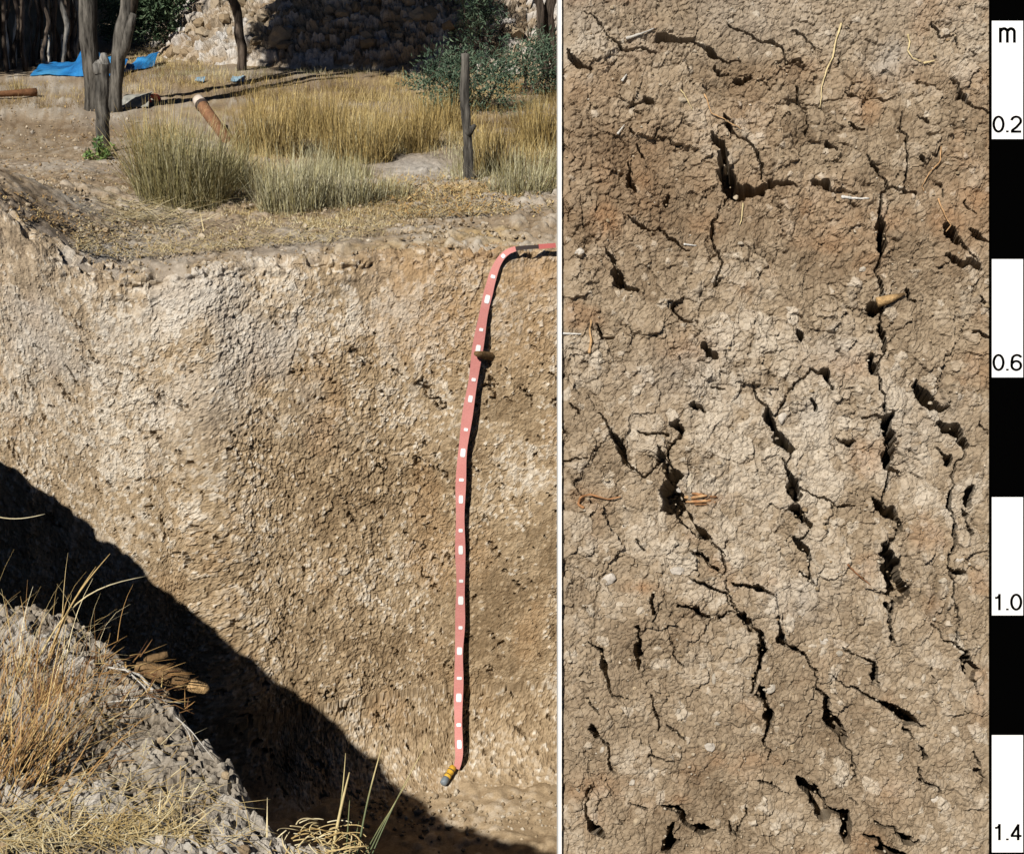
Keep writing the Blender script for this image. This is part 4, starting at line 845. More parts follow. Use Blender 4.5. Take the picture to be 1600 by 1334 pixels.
# the broken post at the left
e, P_, d = stem('broken_post', 161, 240, 160, 100, 22, 21, M_BARK, 'stout broken grey post with a splintered top, standing on the bare path', 'post', 5, wob=0.03, rough=0.25, pname='shaft', tone=0.22, n=18, k=12)
for q, (dx, h_, r_) in enumerate([(-0.016, 0.02, .030), (0.008, 0.055, .032)]):
    mb = MB(); a_ = P_[-1] + np.array([dx, -0.01 + 0.012 * (q % 2), -0.05]); mb.tube([a_, a_ + [0.002, 0, 0.05], a_ + [dx * .15, 0.003, 0.05 + h_]], [r_ * 1.05, r_, r_ * .45], 6, 0.25, 30 + q, 0.75); mb.part('splinter', M_BARK, e)
# tree behind the post
e, P_, d = stem('tree', 147, 172, 137, -40, 26, 26, M_BARK, 'upright brown grey tree trunk close behind the broken post', 'tree', 8, wob=0.05, rough=0.16, extra=1.9, tone=0.3, k=12)
tops = [P_[-1] + q for q in ((-.2, .2, .5), (.6, .3, .6), (.1, -.4, .6), (-.2, -.3, .4))]
limbs(e, P_, d, tops, M_BARK, 40, 0.03)
part('crown', crown_mesh('crown', [(P_[-1] + np.array([.25, 0.1, .55]), (.6, .6, .4)), (P_[-1] + np.array([-.1, -.2, .4]), (.4, .4, .3))], 6000, 0.075, 41), M_LEAF, e)
# leaning twin trunk beside it
e, P_, d = stem('tree', 178, 176, 201, -20, 22, 23, M_BARK, 'grey forked tree trunk leaning right, with a snapped side limb', 'tree', 9, wob=0.06, rough=0.22, extra=1.8, tone=0.28, k=12)
c0 = P_[7]; mb = MB(); mb.tube([c0 - [0.02, 0, .10], c0 + [0.035, -0.03, .0], c0 + [0.075, -0.04, 0.13], c0 + [0.10, -0.04, 0.20]], [.03, .034, .03, .022], 8, 0.2, 17, 0.35); mb.part('broken_limb', M_BARK, e)
b0 = P_[9]; mb = MB(); mb.tube([b0 - [0, 0, .12], b0 + [0.07, 0.0, .16], b0 + [0.13, 0.02, 0.45], b0 + [0.3, 0.02, 1.3]], [.035, .034, .03, .02], 8, 0.15, 18, 0.15); mb.part('bough', M_DARKBARK, e)
part('crown', crown_mesh('crown', [(P_[-1] + np.array([.2, 0.2, .3]), (.65, .6, .4)), (P_[-1] + np.array([.6, .3, .2]), (.5, .5, .35))], 6000, 0.075, 42), M_LEAF, e)
# dark tree at the end of the spoil heap
e, P_, d = stem('tree', 377, 112, 365, -20, 15, 13, M_DARKBARK, 'thin dark crooked tree in front of the pale spoil heap', 'tree', 10, wob=0.10, rough=0.2, extra=1.0, tone=0.4)
top = P_[-1]
CEN = np.array([-1.5, 9.95, 2.6])
limbs(e, P_, d, [CEN + q for q in ((.5, -.2, .1), (-.4, .3, .2), (.1, -.6, -.1), (0.7, .1, .0), (-.5, 0, 0))], M_DARKBARK, 50, 0.03)
part('crown', crown_mesh('crown', [(CEN, (.75, .65, .42)), (CEN + np.array([.45, -.3, -.1]), (.5, .5, .34)), (CEN + np.array([-.45, -.3, .1]), (.5, .55, .3)), (CEN + np.array([.1, .6, .1]), (.6, .4, .3))], 26000, 0.10, 43), M_LEAF, e)
# the pair of dark trunks at the right
for (a_, b_, c_, d_, w_, sd_, lb) in [(856, 121, 838, -20, 13, 11, 'left slimmer one of two dark trunks at the right end of the heap'), (872, 119, 861, -20, 18, 12, 'right thicker one of two dark trunks at the right end of the heap')]:
    e, P_, d = stem('tree', a_, b_, c_, d_, w_, w_ * .9, M_DARKBARK, lb, 'tree', sd_, wob=0.06, rough=0.2, extra=1.6, tone=0.45)
    limbs(e, P_, d, [P_[-1] + q for q in ((.5, 0, .4), (-.3, .2, .5), (.1, .5, .4))], M_DARKBARK, 60 + sd_, 0.025)
    part('crown', crown_mesh('crown', [(P_[-1] + np.array([.4, .3, .35]), (.8, .7, .4))], 3500, 0.075, sd_ + 60), M_LEAF, e)

# the dark thicket at upper left: thin trunks, one shared dense crown mesh
thick = [(-14,118,-16,7,.35),(10,112,5,7,.4),(22,108,24,6,.35),(40,112,36,8,.3),(52,104,56,5,.3),(66,110,68,7,.45),(84,104,80,7,.4),(97,108,94,9,.55),(108,98,104,10,.4),(124,103,122,10,.5),(-40,115,-44,12,.4),(-70,110,-66,10,.4),(112,80,114,8,.3),(30,92,31,5,.3),(72,88,74,6,.3),(4,95,3,5,.25),(17,98,14,4,.45),(46,95,47,4,.5),(60,93,63,5,.25),(78,96,77,4,.5),(91,97,89,5,.3),(116,92,118,5,.5),(127,86,126,5,.35)]
TC_ = crown_mesh('crown', [(np.array([0, 0, 0.0]), (.75, .7, .42)), (np.array([.3, -.4, -.3]), (.5, .5, .3))], 5000, 0.11, 77); TC_.materials.append(M_LEAF)
LB = {0: 'thin dark trunk among the crowded trees of the shaded thicket at upper left'}
for q, (a_, b_, c_, w_, tn_) in enumerate(thick):
    e, P_, d = stem('thicket_tree', a_, b_, c_, -20, w_, w_ * .85, M_DARKBARK if tn_ < .5 else M_BARK, LB[0], 'tree', 20 + q, 'trees of the dark thicket', wob=0.07, rough=0.18, extra=1.7, k=7, tone=tn_)
    c = obj('crown', TC_, None, e); c.location = Vector(P_[-1]) - Vector(e.location) + Vector((-1.6 - .009 * max(a_, 0) - (.9 if a_ < 0 else 0), -.6, 0.1 * (q % 3))); c.rotation_euler = (0, 0, q * 1.3)
rnd = random.Random(8)
for q in range(26):      # more of the thicket behind and to the side, whose crowns keep it dark
    x = rnd.uniform(-9.0, -5.0) if q > 9 else rnd.uniform(-7.0, -5.0); y = rnd.uniform(12.2, 16.5) if q > 9 else rnd.uniform(9.4, 11.8)
    z = float(ground_z(x, y)); e = empty('thicket_tree', (x, y, z)); tag(e, LB[0], 'tree', 'trees of the dark thicket')
    t = np.linspace(0, 1, 10); pp = np.stack([x + 0.12 * fbm(t * 2 + q, q * .3, 131, 2), y + 0 * t, z - .05 + t * 2.6], -1)
    mb = MB(); mb.tube(pp, np.linspace(.04, .025, 10), 7, 0.15, q, 0.35); mb.part('trunk', M_DARKBARK, e)
    c = obj('crown', TC_, None, e); c.location = (0, 0, 2.5 + rnd.uniform(-.5, .2)); c.rotation_euler = (0, 0, q); c.scale = (1.3, 1.3, 1.3)
# bleached stumps standing among them
for q, (a_, b_, c_, d_, w_, lb) in enumerate([(12,108,7,32,9,'tall bleached white stump farthest left in the dark thicket'),(23,105,26,16,6,'thin bleached white pole with a bent top in the dark thicket'),
                                              (69,104,66,62,7,'short stubby white stump in the dark thicket above the blue sheet'),(77,108,75,55,5,'slender white stump right of the short stubby one'),(98,102,97,54,4,'thinnest white stick in the thicket, beside a grey trunk')]):
    e, P_, d = stem('bleached_stump', a_, b_, c_, d_, w_, w_ * .6, M_PALEWOOD, lb, 'stump', 70 + q, 'bleached stumps in the thicket', wob=0.03, rough=0.2, pname='shaft', k=7, tone=0.6)

# shrubs
def shrub(px, py, label, blobs, n, leaf, seed, mat=M_SHRUB, name='shrub', group=None, stems=5, clump=0.10, aspect=.28):
    b = ggpt(px, py); z = float(ground_z(b[0], b[1])); e = empty(name, (b[0], b[1], z)); tag(e, label, 'shrub', group)
    B_ = [(np.array([b[0] + c[0], b[1] + c[1], z + c[2]]), r) for c, r in blobs]
    for q in range(stems):
        c = B_[q % len(B_)]; a_ = np.array([b[0] + 0.03 * q - .06, b[1], z - .03]); t = np.linspace(0, 1, 6)[:, None]
        en = c[0] + np.array([0.3 * math.sin(q * 2.1) * c[1][0], 0.2 * math.cos(q * 3) * c[1][1], .4 * c[1][2]])
        mb = MB(); mb.tube(a_ + (en - a_) * t, np.linspace(.011, .004, 6), 5, 0.1, q, .5); mb.part('stem', M_DARKBARK, e)
    part('foliage', crown_mesh('foliage', B_, n, leaf, seed, clump, aspect), mat, e)
    return e
shrub(738, 176, 'dark green feathery wattle shrub behind the slim grey stake', [((-.15, 0, .17), (.18, .16, .14)), ((.13, 0, .14), (.16, .16, .13)), ((-.02, .05, .28), (.17, .15, .09)), ((-.28, 0, .22), (.07, .1, .06)), ((.2, .1, .30), (.07, .1, .06))], 3800, 0.036, 81)
shrub(826, 150, 'smaller green wattle shrub at the right, below the two dark trunks', [((0, 0, .15), (.17, .15, .11)), ((.16, 0, .2), (.14, .15, .16)), ((-.04, 0, .30), (.09, .1, .09))], 2400, 0.036, 82)
shrub(742, 118, 'tall thin green sapling rising above the shrub behind the stake', [((-.04, 0, .30), (.07, .1, .10)), ((.0, 0, .50), (.09, .1, .08)), ((-.10, 0, .62), (.09, .1, .07)), ((.08, .1, .42), (.07, .1, .06)), ((-.03, 0, .72), (.08, .1, .08))], 1700, 0.04, 83)
for q, (a_, b_, s_, lb) in enumerate([(248, 70, .62, 'leafy green bush right of the leaning forked trunk'), (292, 66, .6, 'middle green bush in the row left of the spoil heap'), (338, 52, .5, 'green bush just left of the thin dark crooked tree'), (216, 56, .7, 'green bush half hidden behind the leaning forked trunk'), (270, 40, .9, 'hindmost green bush behind the row left of the heap'), (318, 38, .9, 'green bush at the top left of the spoil heap')]):
    shrub(a_, b_, lb, [((0, 0, .3 * s_), (.55 * s_, .4 * s_, .33 * s_)), ((.2 * s_, 0, .65 * s_), (.4 * s_, .4 * s_, .3 * s_)), ((-.3 * s_, .2, .55 * s_), (.4 * s_, .3 * s_, .3 * s_))], 3000, 0.075, 90 + q, M_BUSH, group='green bushes left of the heap', clump=.14)
# a belt of scrub that closes the view, far behind
BLT = crown_mesh('foliage', [(np.array([0, 0, .8]), (1.5, 1.0, .9)), (np.array([.9, 0, 1.7]), (1.0, .9, .7)), (np.array([-.8, .3, 1.9]), (1.1, .9, .8))], 5200, 0.17, 99, .25, .35); BLT.materials.append(M_LEAF)
for q in range(14):
    x = -8.5 + q * 1.15; y = 18.5 + 1.5 * ((q * 7) % 3) * .6
    e = empty('far_bush', (x, y, float(ground_z(x, y)) - .1)); tag(e, 'distant dark green bush in the belt of scrub closing the view', 'bush', 'far belt of scrub')
    c = obj('foliage', BLT, None, e); c.rotation_euler = (0, 0, q * 2.4)
    mb = MB(); mb.tube(np.array([[0, 0, -.1], [.05, 0, .9], [0, 0, 1.8]]), [.08, .06, .03], 6, .1, q, .4); mb.build('stem', M_DARKBARK, e)
# the fresh green plant at the foot of the post
b = ggpt(158, 247); e = empty('leafy_plant', tuple(b)); tag(e, 'small fresh green leafy plant at the foot of the broken post', 'plant')
part('foliage', crown_mesh('foliage', [(b + np.array([0, -.02, .035]), (.075, .05, .04))], 300, 0.028, 121, .03, .6), M_GREEN, e)
mb = MB(); mb.tube([b, b + [0.01, 0, .05]], [.004, .002], 5); mb.part('stem', M_STALK, e)

# ------------------------------------------------------------------ blue sheet, red plastic, pipe, log
def sheet(name, outline, mat, label, cat, seed, hump=0.05, base=None):
    """a crumpled sheet on the ground; outline in the picture -> ground points"""
    nu, nv = 34, 12
    (x0, y0), (x1, y1), dep, lift = outline
    A = ggpt(x0, y0); B = ggpt(x1, y1); u = np.linspace(0, 1, nu)[None, :]; v = np.linspace(0, 1, nv)[:, None]
    X = A[0] + (B[0] - A[0]) * u + 0 * v; Y = A[1] + (B[1] - A[1]) * u + dep * v + .08 * fbm(u * 4 + seed, v * 2, 141, 3) 
    pr = lift(u) * np.sin(np.clip(v * 1.15, 0, 1) * math.pi * .62)
    Z = ground_z(X, Y) + 0.015 + pr + hump * fbm(X / .12 + seed, Y / .12, 142, 3) * (0.3 + v)
    V1 = np.stack([X, Y, Z], -1).reshape(-1, 3); V2 = V1 - [0, 0, .003]
    o = obj(name, raw_mesh(name, np.concatenate([V1, V2]), np.concatenate([grid_faces(nv, nu), grid_faces(nv, nu, nu * nv, True)]), {'tone': np.clip(.5 + 1.2 * fbm(np.concatenate([X.ravel()] * 2) / .2, np.concatenate([Y.ravel()] * 2) / .2, 143, 3), 0, 1)}, False), mat)
    return tag(o, label, cat)
sheet('tarpaulin', ((48, 121), (186, 122), .55, lambda u: .03 + .16 * np.exp(-((u - .55) / .09) ** 2) + .05 * u), M_BLUE, 'crumpled bright blue sheet lying below the dark thicket', 'tarpaulin', 1, 0.06)
sheet('tarpaulin', ((192, 117), (242, 106), .35, lambda u: .04 + .03 * u), M_BLUE, 'smaller piece of blue sheet right of the leaning forked trunk', 'tarpaulin', 4, 0.05)
for q, (a_, b_, w_, lb) in enumerate([(312, 129, 14, 'left scrap of pale blue plastic at the foot of the heap'), (372, 129, 22, 'right scrap of pale blue plastic at the foot of the heap')]):
    sheet('plastic_scrap', ((a_ - w_ / 2, b_), (a_ + w_ / 2, b_ + 2), .12, lambda u: .01 + .015 * u), M_PALEBLUE, lb, 'plastic scrap', 7 + q, 0.04)
sheet('grey_sheet', ((188, 172), (232, 170), .22, lambda u: .05 + .01 * u), M_GREYBAG, 'flattened grey sheet on the ground beside the red plastic', 'sheet', 12, 0.03)
for q, (a_, b_, s_, lb) in enumerate([(229, 163, 1.0, 'left lump of crumpled red plastic near the pipe'), (244, 161, 1.2, 'right lump of crumpled red plastic near the pipe')]):
    b = ggpt(a_, b_); me = lump_mesh('red_plastic', 160 + q, 2, .7, 1.0); me.materials.append(M_REDP); o = obj('red_plastic', me); o.location = (b[0], b[1], .04); o.scale = (.045 * s_, .03, .035); o.rotation_euler = (.2, .3, q)
    tag(o, lb, 'plastic scrap')
pb = ggpt(357, 222); pt = dpt(310, 157, proj(pb)[2] + 0.30); L_ = np.linspace(0, 1, 8)[:, None]
e = empty('drain_pipe', tuple(pb)); tag(e, 'slanting terracotta coloured pipe with a pale end and dark ring in the grass', 'pipe')
d_ = proj(pb)[2]; ax_ = pb + (pt - pb) * L_; ax_[0, 2] -= .05
mb = MB(); mb.tube(ax_[:7], np.array([8.5, 8.5, 9, 9, 9.5, 9.5, 10]) / FPX * d_, 12, .06, 3, np.repeat(np.linspace(.35, .7, 7), 12)); mb.part('tube', M_PIPE, e)
q0 = pb + (pt - pb) * .845; q1 = pb + (pt - pb) * .90; mb = MB(); mb.tube([q0, q1], [11 / FPX * d_] * 2, 12); mb.part('ring', M_SHADEWEB_RING, e)
q2 = pb + (pt - pb) * 1.02; mb = MB(); mb.tube([q1, q2], [10 / FPX * d_, 9.5 / FPX * d_], 12, .05, 1); mb.part('pale_end', M_PALEPIPE, e)
a_ = ggpt(-30, 157); b_ = ggpt(58, 152); t = np.linspace(0, 1, 9)[:, None]; c = a_ + (b_ - a_) * t + [0, 0, .035]; mb = MB(); mb.tube(c - a_, np.linspace(.018, .026, 9), 9, .15, 9, .4)
o = mb.build('log', M_LOG); o.location = a_; tag(o, 'reddish log lying on the path at the left edge', 'log')
a_ = ggpt(200, 190); b_ = ggpt(300, 165)

# ------------------------------------------------------------------ grass
def tuft(n, sx_, sy_, hgt, rg, lean=.35, w=.0032, bend=.7, tone=.5):
    r = np.sqrt(rg.random(n)); a = rg.uniform(0, 6.283, n)
    root = np.stack([r * np.cos(a) * sx_, r * np.sin(a) * sy_, 0 * r - .01], -1)
    az = np.arctan2(root[:, 1] / sy_, root[:, 0] / sx_) + rg.normal(0, 1.1, n)
    return root, az, np.abs(rg.normal(0, lean * .75, n)) * (.5 + r), hgt * rg.uniform(.35, 1.15, n), w * rg.uniform(.6, 1.3, n), rg.normal(bend * .5, bend * .5, n), np.clip(rg.normal(tone, .25, n), 0, 1)
def tuft_thing(px, py, wpx, hpx, n, mat, label, seed, lean=.5, group='grass tussocks between the pit and the heap', tone=.5, w=.0032, bend=.5, dy=.7):
    rg = np.random.default_rng(seed); b = ggpt(px, py); d = proj(b)[2]
    sx_ = wpx / FPX * d / 2; R_ = tuft(n, sx_, sx_ * dy, hpx / FPX * d * 1.08, rg, lean, w, bend, tone)
    o = obj('grass_tussock', blades_mesh('grass_tussock', *R_[:6], R_[6]), mat); o.location = b
    return tag(o, label, 'grass tussock', group)
tuft_thing(285, 322, 140, 128, 1500, M_OLIVE, 'big rounded olive gold tussock nearest the bare path', 201, .42, tone=.5, bend=.9)
tuft_thing(250, 300, 80, 125, 600, M_GOLD, 'golden left flank clump of the tussock bordering the bare path', 202, .55, tone=.65)
tuft_thing(352, 290, 80, 70, 600, M_OLIVE, 'tall olive clump just below the slanting pipe', 203, .55, tone=.5)
tuft_thing(455, 330, 100, 95, 560, M_OLIVE, 'pale grey green tussock nearest the pit rim, left of its neighbour', 204, .55, tone=.75)
tuft_thing(530, 322, 90, 72, 480, M_OLIVE, 'pale grey green tussock at the rim, right of its neighbour', 205, .55, tone=.8)
tuft_thing(590, 312, 90, 40, 300, M_OLIVE, 'low greyish tussock left of the bare pale patch', 206, .55, tone=.75)
tuft_thing(815, 308, 100, 72, 560, M_OLIVE, 'greyish tussock at the right edge beyond the slim stake', 207, .55, tone=.7)
tuft_thing(770, 270, 70, 70, 420, M_GOLD, 'golden tussock right behind the slim stake', 208, .3)
tuft_thing(560, 250, 110, 80, 700, M_GOLD, 'broad golden tussock in the middle of the field', 209, .35)
tuft_thing(640, 235, 90, 70, 600, M_GOLD, 'golden brown tussock above the bare pale patch', 210, .35, tone=.4)
tuft_thing(420, 240, 110, 85, 700, M_GOLD, 'golden tussock right of the slanting pipe', 211, .35)
tuft_thing(500, 215, 100, 70, 600, M_GOLD, 'golden tussock in the middle distance left of centre field', 212, .35, tone=.45)
tuft_thing(685, 205, 80, 60, 500, M_GOLD, 'golden tussock just left of the green wattle shrub', 213, .35)
tuft_thing(845, 235, 70, 80, 500, M_GOLD, 'brown golden tussock at the right edge of the field', 214, .35, tone=.4)
tuft_thing(30, 148, 30, 28, 160, M_GOLD, 'little golden tuft beside the reddish log', 215, .4, tone=.6)
# the rest of the grass: one mass
rg = np.random.default_rng(55); parts_ = []; NT = 2300
pxs = np.where(rg.random(NT) < .82, rg.uniform(175, 930, NT), rg.uniform(930, 1500, NT)); pys = 118 + (345 - 118) * rg.random(NT) ** 0.9
ok = ((fbm(pxs / 45, pys / 22, 154, 3) > -0.10) | (rg.random(NT) < .25)) & (pxs > 215 + 0.9 * (pys - 210)) | ((pys < 175) & (pxs > 210)); ok &= ~((((pxs - 640) / 85) ** 2 + ((pys - 272) / 26) ** 2) < 1) & ~((pys > 318) & (pxs > 560)) & ~((pys > 330) & (pxs < 400))
ok &= ~((pxs > 290) & (pxs < 385) & (pys > 150) & (pys < 262)); ok &= ~((pxs < 290) & (pys > 150) & (pys < 205)); ok &= ~((pys > 290) & (fbm(pxs / 70, pys / 30, 153, 3) < (pys - 305) / 160))
pxs, pys = pxs[ok], pys[ok]
def mass(name, sel, mat, tone, hmul=1.0, seed=1):
    rg = np.random.default_rng(seed); acc = [[] for _ in range(7)]
    for u, v in sel:
        b = ggpt(u, v); n = int(rg.integers(34, 62)); R_ = tuft(n, .11, .11, rg.uniform(.07, .19) * hmul * np.interp(v, [110, 160, 260, 310, 345], [.5, .8, .95, .7, .45]), rg, 1.0, .0023 + .0003 * b[1] ** .5, 1.6, tone + rg.normal(0, .12) + 1.9 * float(fbm(b[0] / .4, b[1] / .4, 152, 3)))
        R_ = list(R_); R_[0] = R_[0] + [b[0], b[1], float(ground_z(b[0], b[1]))]
        for k_ in range(7): acc[k_].append(R_[k_])
    A = [np.concatenate(a) for a in acc]
    return tag(obj(name, blades_mesh(name, *A[:6], A[6], rings=3), mat), kind='stuff')
sel = np.stack([pxs, pys], -1); olive = (1.6 * fbm(pxs / 80, pys / 45, 151, 4) + (pys - 255) / 260 > 0.05)
mass('dry_grass', sel[~olive], M_GOLD, .5, 1.0, 61); mass('grey_grass', sel[olive], M_OLIVE, .68, .95, 62)
# straggling weeds on the left, below the thicket
n_ = 150; mass('path_grass', np.stack([rg.uniform(-10, 190, n_), rg.uniform(128, 172, n_)], -1), M_GOLD, .4, .38, 63)
n_ = 420; u_ = rg.uniform(330, 660, n_); v_ = np.interp(u_, [330, 420, 560, 660], [330, 345, 345, 315]) + rg.normal(0, 17, n_); mass('straw_grass', np.stack([u_, np.minimum(v_, np.interp(u_, [330, 420, 560, 660], [375, 388, 372, 352]))], -1), M_STRAW, .35, .42, 65)
n_ = 120; u_ = rg.uniform(640, 900, n_); mass('litter_grass', np.stack([u_, rg.uniform(270, 330, n_)], -1), M_GOLD, .6, .45, 66)
n_ = 130; mass('bank_foot_grass', np.stack([rg.uniform(205, 335, n_), rg.uniform(62, 112, n_)], -1), M_GOLD, .5, .9, 67)
n_ = 110; mass('heap_foot_grass', np.stack([rg.uniform(230, 900, n_), rg.uniform(108, 124, n_)], -1), M_OLIVE, .6, .8, 64)
# lying straw
def lying(name, roots, az, ln, w, tone, mat, rg, lean=1.45, kind='stuff', parent=None, rings=3):
    n = len(roots); return tag(obj(name, blades_mesh(name, roots, az, np.full(n, lean) + rg.normal(0, .12, n), ln, w, rg.normal(.1, .15, n), tone, rings, face=None), mat, parent), kind=kind)
rg = np.random.default_rng(66); n_ = 3600
u = rg.uniform(120, 900, n_); v = np.interp(u, [120, 200, 300, 560, 640, 900], [400, 410, 400, 380, 345, 335]) - rg.exponential(22, n_) ; v = np.minimum(np.maximum(v, 285), rim_py(u) - 5 - 10 * rg.random(n_))
b = ggpt(u, v); b[:, 2] = ground_z(b[:, 0], b[:, 1]) + .012 + .012 * rg.random(n_)
lying('straw_litter', b, rg.uniform(0, 6.28, n_), rg.uniform(.015, .07, n_), rg.uniform(.0025, .0045, n_), np.clip(rg.normal(.55, .25, n_), 0, 1), M_STRAW, rg)
n_ = 230; u = rg.normal(240, 34, n_); v = rg.normal(345, 12, n_); b = ggpt(u, v); b[:, 2] = ground_z(b[:, 0], b[:, 1]) + .02 + .02 * rg.random(n_)
ho = lying('flattened_straw', b, rg.normal(3.6, .6, n_) + (rg.random(n_) < .4) * 2.6, rg.uniform(.10, .28, n_), rg.uniform(.003, .0045, n_), np.clip(rg.normal(.7, .2, n_), 0, 1), M_STRAW, rg, 1.36, rings=4)
n_ = 1500; u = np.concatenate([rg.uniform(600, 900, n_ // 2), rg.normal(735, 60, n_ - n_ // 2)]); v = rg.uniform(283, 345, n_); b = ggpt(u, v); b[:, 2] = ground_z(b[:, 0], b[:, 1]) + .012 + .02 * rg.random(n_)
lying('leaf_litter', b, rg.uniform(0, 6.28, n_), rg.uniform(.012, .032, n_), rg.uniform(.006, .012, n_), np.clip(rg.normal(.6, .25, n_), 0, 1), M_LITTER, rg, 1.2)
n_ = 1800; u = rg.uniform(-10, 240, n_); v = np.minimum(rg.uniform(160, 400, n_), rim_py(u) - 6 - 40 * rg.random(n_)); b = ggpt(u, v); b[:, 2] = ground_z(b[:, 0], b[:, 1]) + .006 + .008 * rg.random(n_)
lying('path_litter', b, rg.uniform(0, 6.28, n_), rg.uniform(.008, .03, n_), rg.uniform(.003, .009, n_), np.clip(rg.normal(.5, .3, n_), 0, 1), M_LITTER, rg, 1.35)

# ------------------------------------------------------------------ foreground grass, roots and straw on the near bank
def bpt(px, py, dz=0.0):
    p = gpt(np.asarray(px, float), np.asarray(py, float)); 
    p[..., 2] = bank_z(p[..., 0], p[..., 1]) + dz; return p
def fan(name, px, py, spread, n, ln, az, azs, lean, leans, bend, w, mat, label, cat, seed, tone=.5, group=None):
    rg = np.random.default_rng(seed); b = bpt(px, py); r = np.stack([rg.normal(0, spread, n), rg.normal(0, spread, n), 0 * np.arange(n) - .01], -1)
    o = obj(name, blades_mesh(name, r, rg.normal(az, azs, n), np.abs(rg.normal(lean, leans, n)), rg.uniform(ln * .45, ln, n), w * rg.uniform(.6, 1.25, n), rg.normal(bend, .3, n), np.clip(rg.normal(tone, .28, n), 0, 1), 6), mat); o.location = b
    return tag(o, label, cat, group)
fan('grass_tussock', 20, 1225, .04, 150, .25, .75, .75, .8, .35, .35, .0030, M_RUST, 'rusty gold tussock fanning out to the right in the near left corner', 'grass tussock', 301, .5)
fan('grass_tussock', -25, 1190, .06, 75, .26, 1.0, .8, .6, .35, .5, .0030, M_RUST, 'rusty grass clump at the left edge of the near bank', 'grass tussock', 302, .55)
fan('grass_tussock', 85, 1075, .03, 180, .08, 1.3, 1.4, .5, .5, .5, .0022, M_RUST, 'fuzzy rust red clump along the bank edge beside the wood', 'grass tussock', 303, .35)
fan('grass_tussock', 150, 1035, .03, 40, .06, .6, 1.2, .6, .4, .4, .0022, M_RUST, 'small rusty seeding clump left of the wood piece', 'grass tussock', 304, .5)
fan('grass_tussock', 30, 1040, .07, 55, .20, .8, .8, .6, .35, .8, .0022, M_STRAW, 'tall thin straw coloured clump arching over the dark trench', 'grass tussock', 305, .5)
fan('grass_tussock', 10, 1040, .06, 130, .14, .9, 1.0, .5, .4, .5, .0022, M_RUST, 'brown fuzzy grass clump at the far end of the near bank', 'grass tussock', 307, .4)
fs = fan('upright_straw', 285, 1322, .05, 14, .10, 1.4, .5, .5, .3, .3, .0028, M_STRAW, None, None, 306, .6); fs['kind'] = 'stuff'
rg = np.random.default_rng(71)
def blist(n, fu, fv, dz): 
    b = bpt(fu, fv); b[:, 2] += dz + .02 * rg.random(n)
    off = bank_edge(b[:, 0], b[:, 1]) > -.03                 # nothing may lie beyond the edge
    b[off, 1] -= .16; b[off, 0] -= .10; off = bank_edge(b[:, 0], b[:, 1]) > -.03; b[off, :2] -= [.25, .15]
    b[off, 2] = bank_z(b[off, 0], b[off, 1]) + dz; return b
n_ = 640; lying('straw_mat', blist(n_, rg.uniform(-30, 300, n_), 1342 - rg.exponential(27, n_), .012), rg.normal(.4, 1.3, n_), rg.uniform(.02, .09, n_), rg.uniform(.0008, .0020, n_), np.clip(rg.normal(.4, .33, n_), 0, 1), M_STRAW, rg, 1.5, rings=4)
n_ = 150; u_ = rg.uniform(80, 400, n_); lying('bank_straw', blist(n_, u_, np.minimum(1340, 1030 + .62 * u_ + rg.exponential(90, n_)), .012), rg.uniform(0, 6.28, n_), rg.uniform(.015, .07, n_), rg.uniform(.0008, .0018, n_), np.clip(rg.normal(.4, .3, n_), 0, 1), M_STRAW, rg, 1.5, rings=4)
n_ = 120; lying('bank_rootlets', blist(n_, rg.uniform(120, 300, n_), rg.uniform(1030, 1130, n_), .025), rg.normal(.1, .9, n_), rg.uniform(.02, .065, n_), rg.uniform(.0015, .003, n_), np.clip(rg.normal(.5, .3, n_), 0, 1), M_RUST, rg, 1.45, rings=4)
cen_ = bpt(503, 1328); mb = MB()
for q in range(95):
    a0 = rg.uniform(0, 6.28); t = a0 + np.linspace(0, rg.uniform(.3, 1.2), 7); k_ = rg.uniform(.3, 1.2); tw_ = rg.normal(0, .018, 2)
    P_ = np.stack([.060 * k_ * np.cos(t) + tw_[0], .034 * k_ * np.sin(t) + tw_[1], .006 + rg.uniform(0, .02) + .012 * np.sin(t * 2 + q)], -1)
    mb.tube(P_, rg.uniform(.0005, .0012), 5, .1, q, float(np.clip(rg.normal(.45, .3), 0, 1)))
o = mb.build('straw_nest', M_STRAW); o.location = cen_
tag(o, kind='stuff')
def stalk(px, py, px1, py1, w, label, seed, bow=.0, tones=(.1, .9), mat=None, fwd=.06, name='grass_stalk', base=None, group='stalks standing over the dark trench'):
    b = bpt(px, py) if base is None else np.array(base, float); d = proj(b)[2]; en = dpt(px1, py1, d + fwd); t = np.linspace(0, 1, 12)
    P_ = b + (en - b) * t[:, None]; sd_ = np.cross(en - b, [0, 1, 0]); sd_ /= np.linalg.norm(sd_); P_ += sd_ * (bow * np.linalg.norm(en - b) * np.sin(t * math.pi))[:, None]
    mb = MB(); mb.tube(P_ - b, w / FPX * d / 2 * np.interp(t, [0, .7, 1], [1, .8, .35]), 6, .08, seed, np.repeat(np.interp(t, [0, .45, .75, 1], [tones[0], tones[0] + .15, tones[1], tones[1]]), 6))
    o = mb.build(name, mat or M_STALK); o.location = b; return tag(o, label, 'stalk', group)
stalk(518, 1330, 546, 1206, 5.5, 'thickest straw yellow stalk rising from the straw nest', 1, .01, (.8, .95))
stalk(520, 1318, 540, 1176, 2.6, 'thin stalk left of the thickest one above the straw nest', 2, -.02, (.3, .9))
stalk(556, 1334, 598, 1162, 3.2, 'tall green stalk with dry tip right of the thickest stalk', 3, .02)
stalk(560, 1338, 612, 1262, 2.4, 'short slanting green stalk lowest right over the trench', 4, .02, (.1, .5))
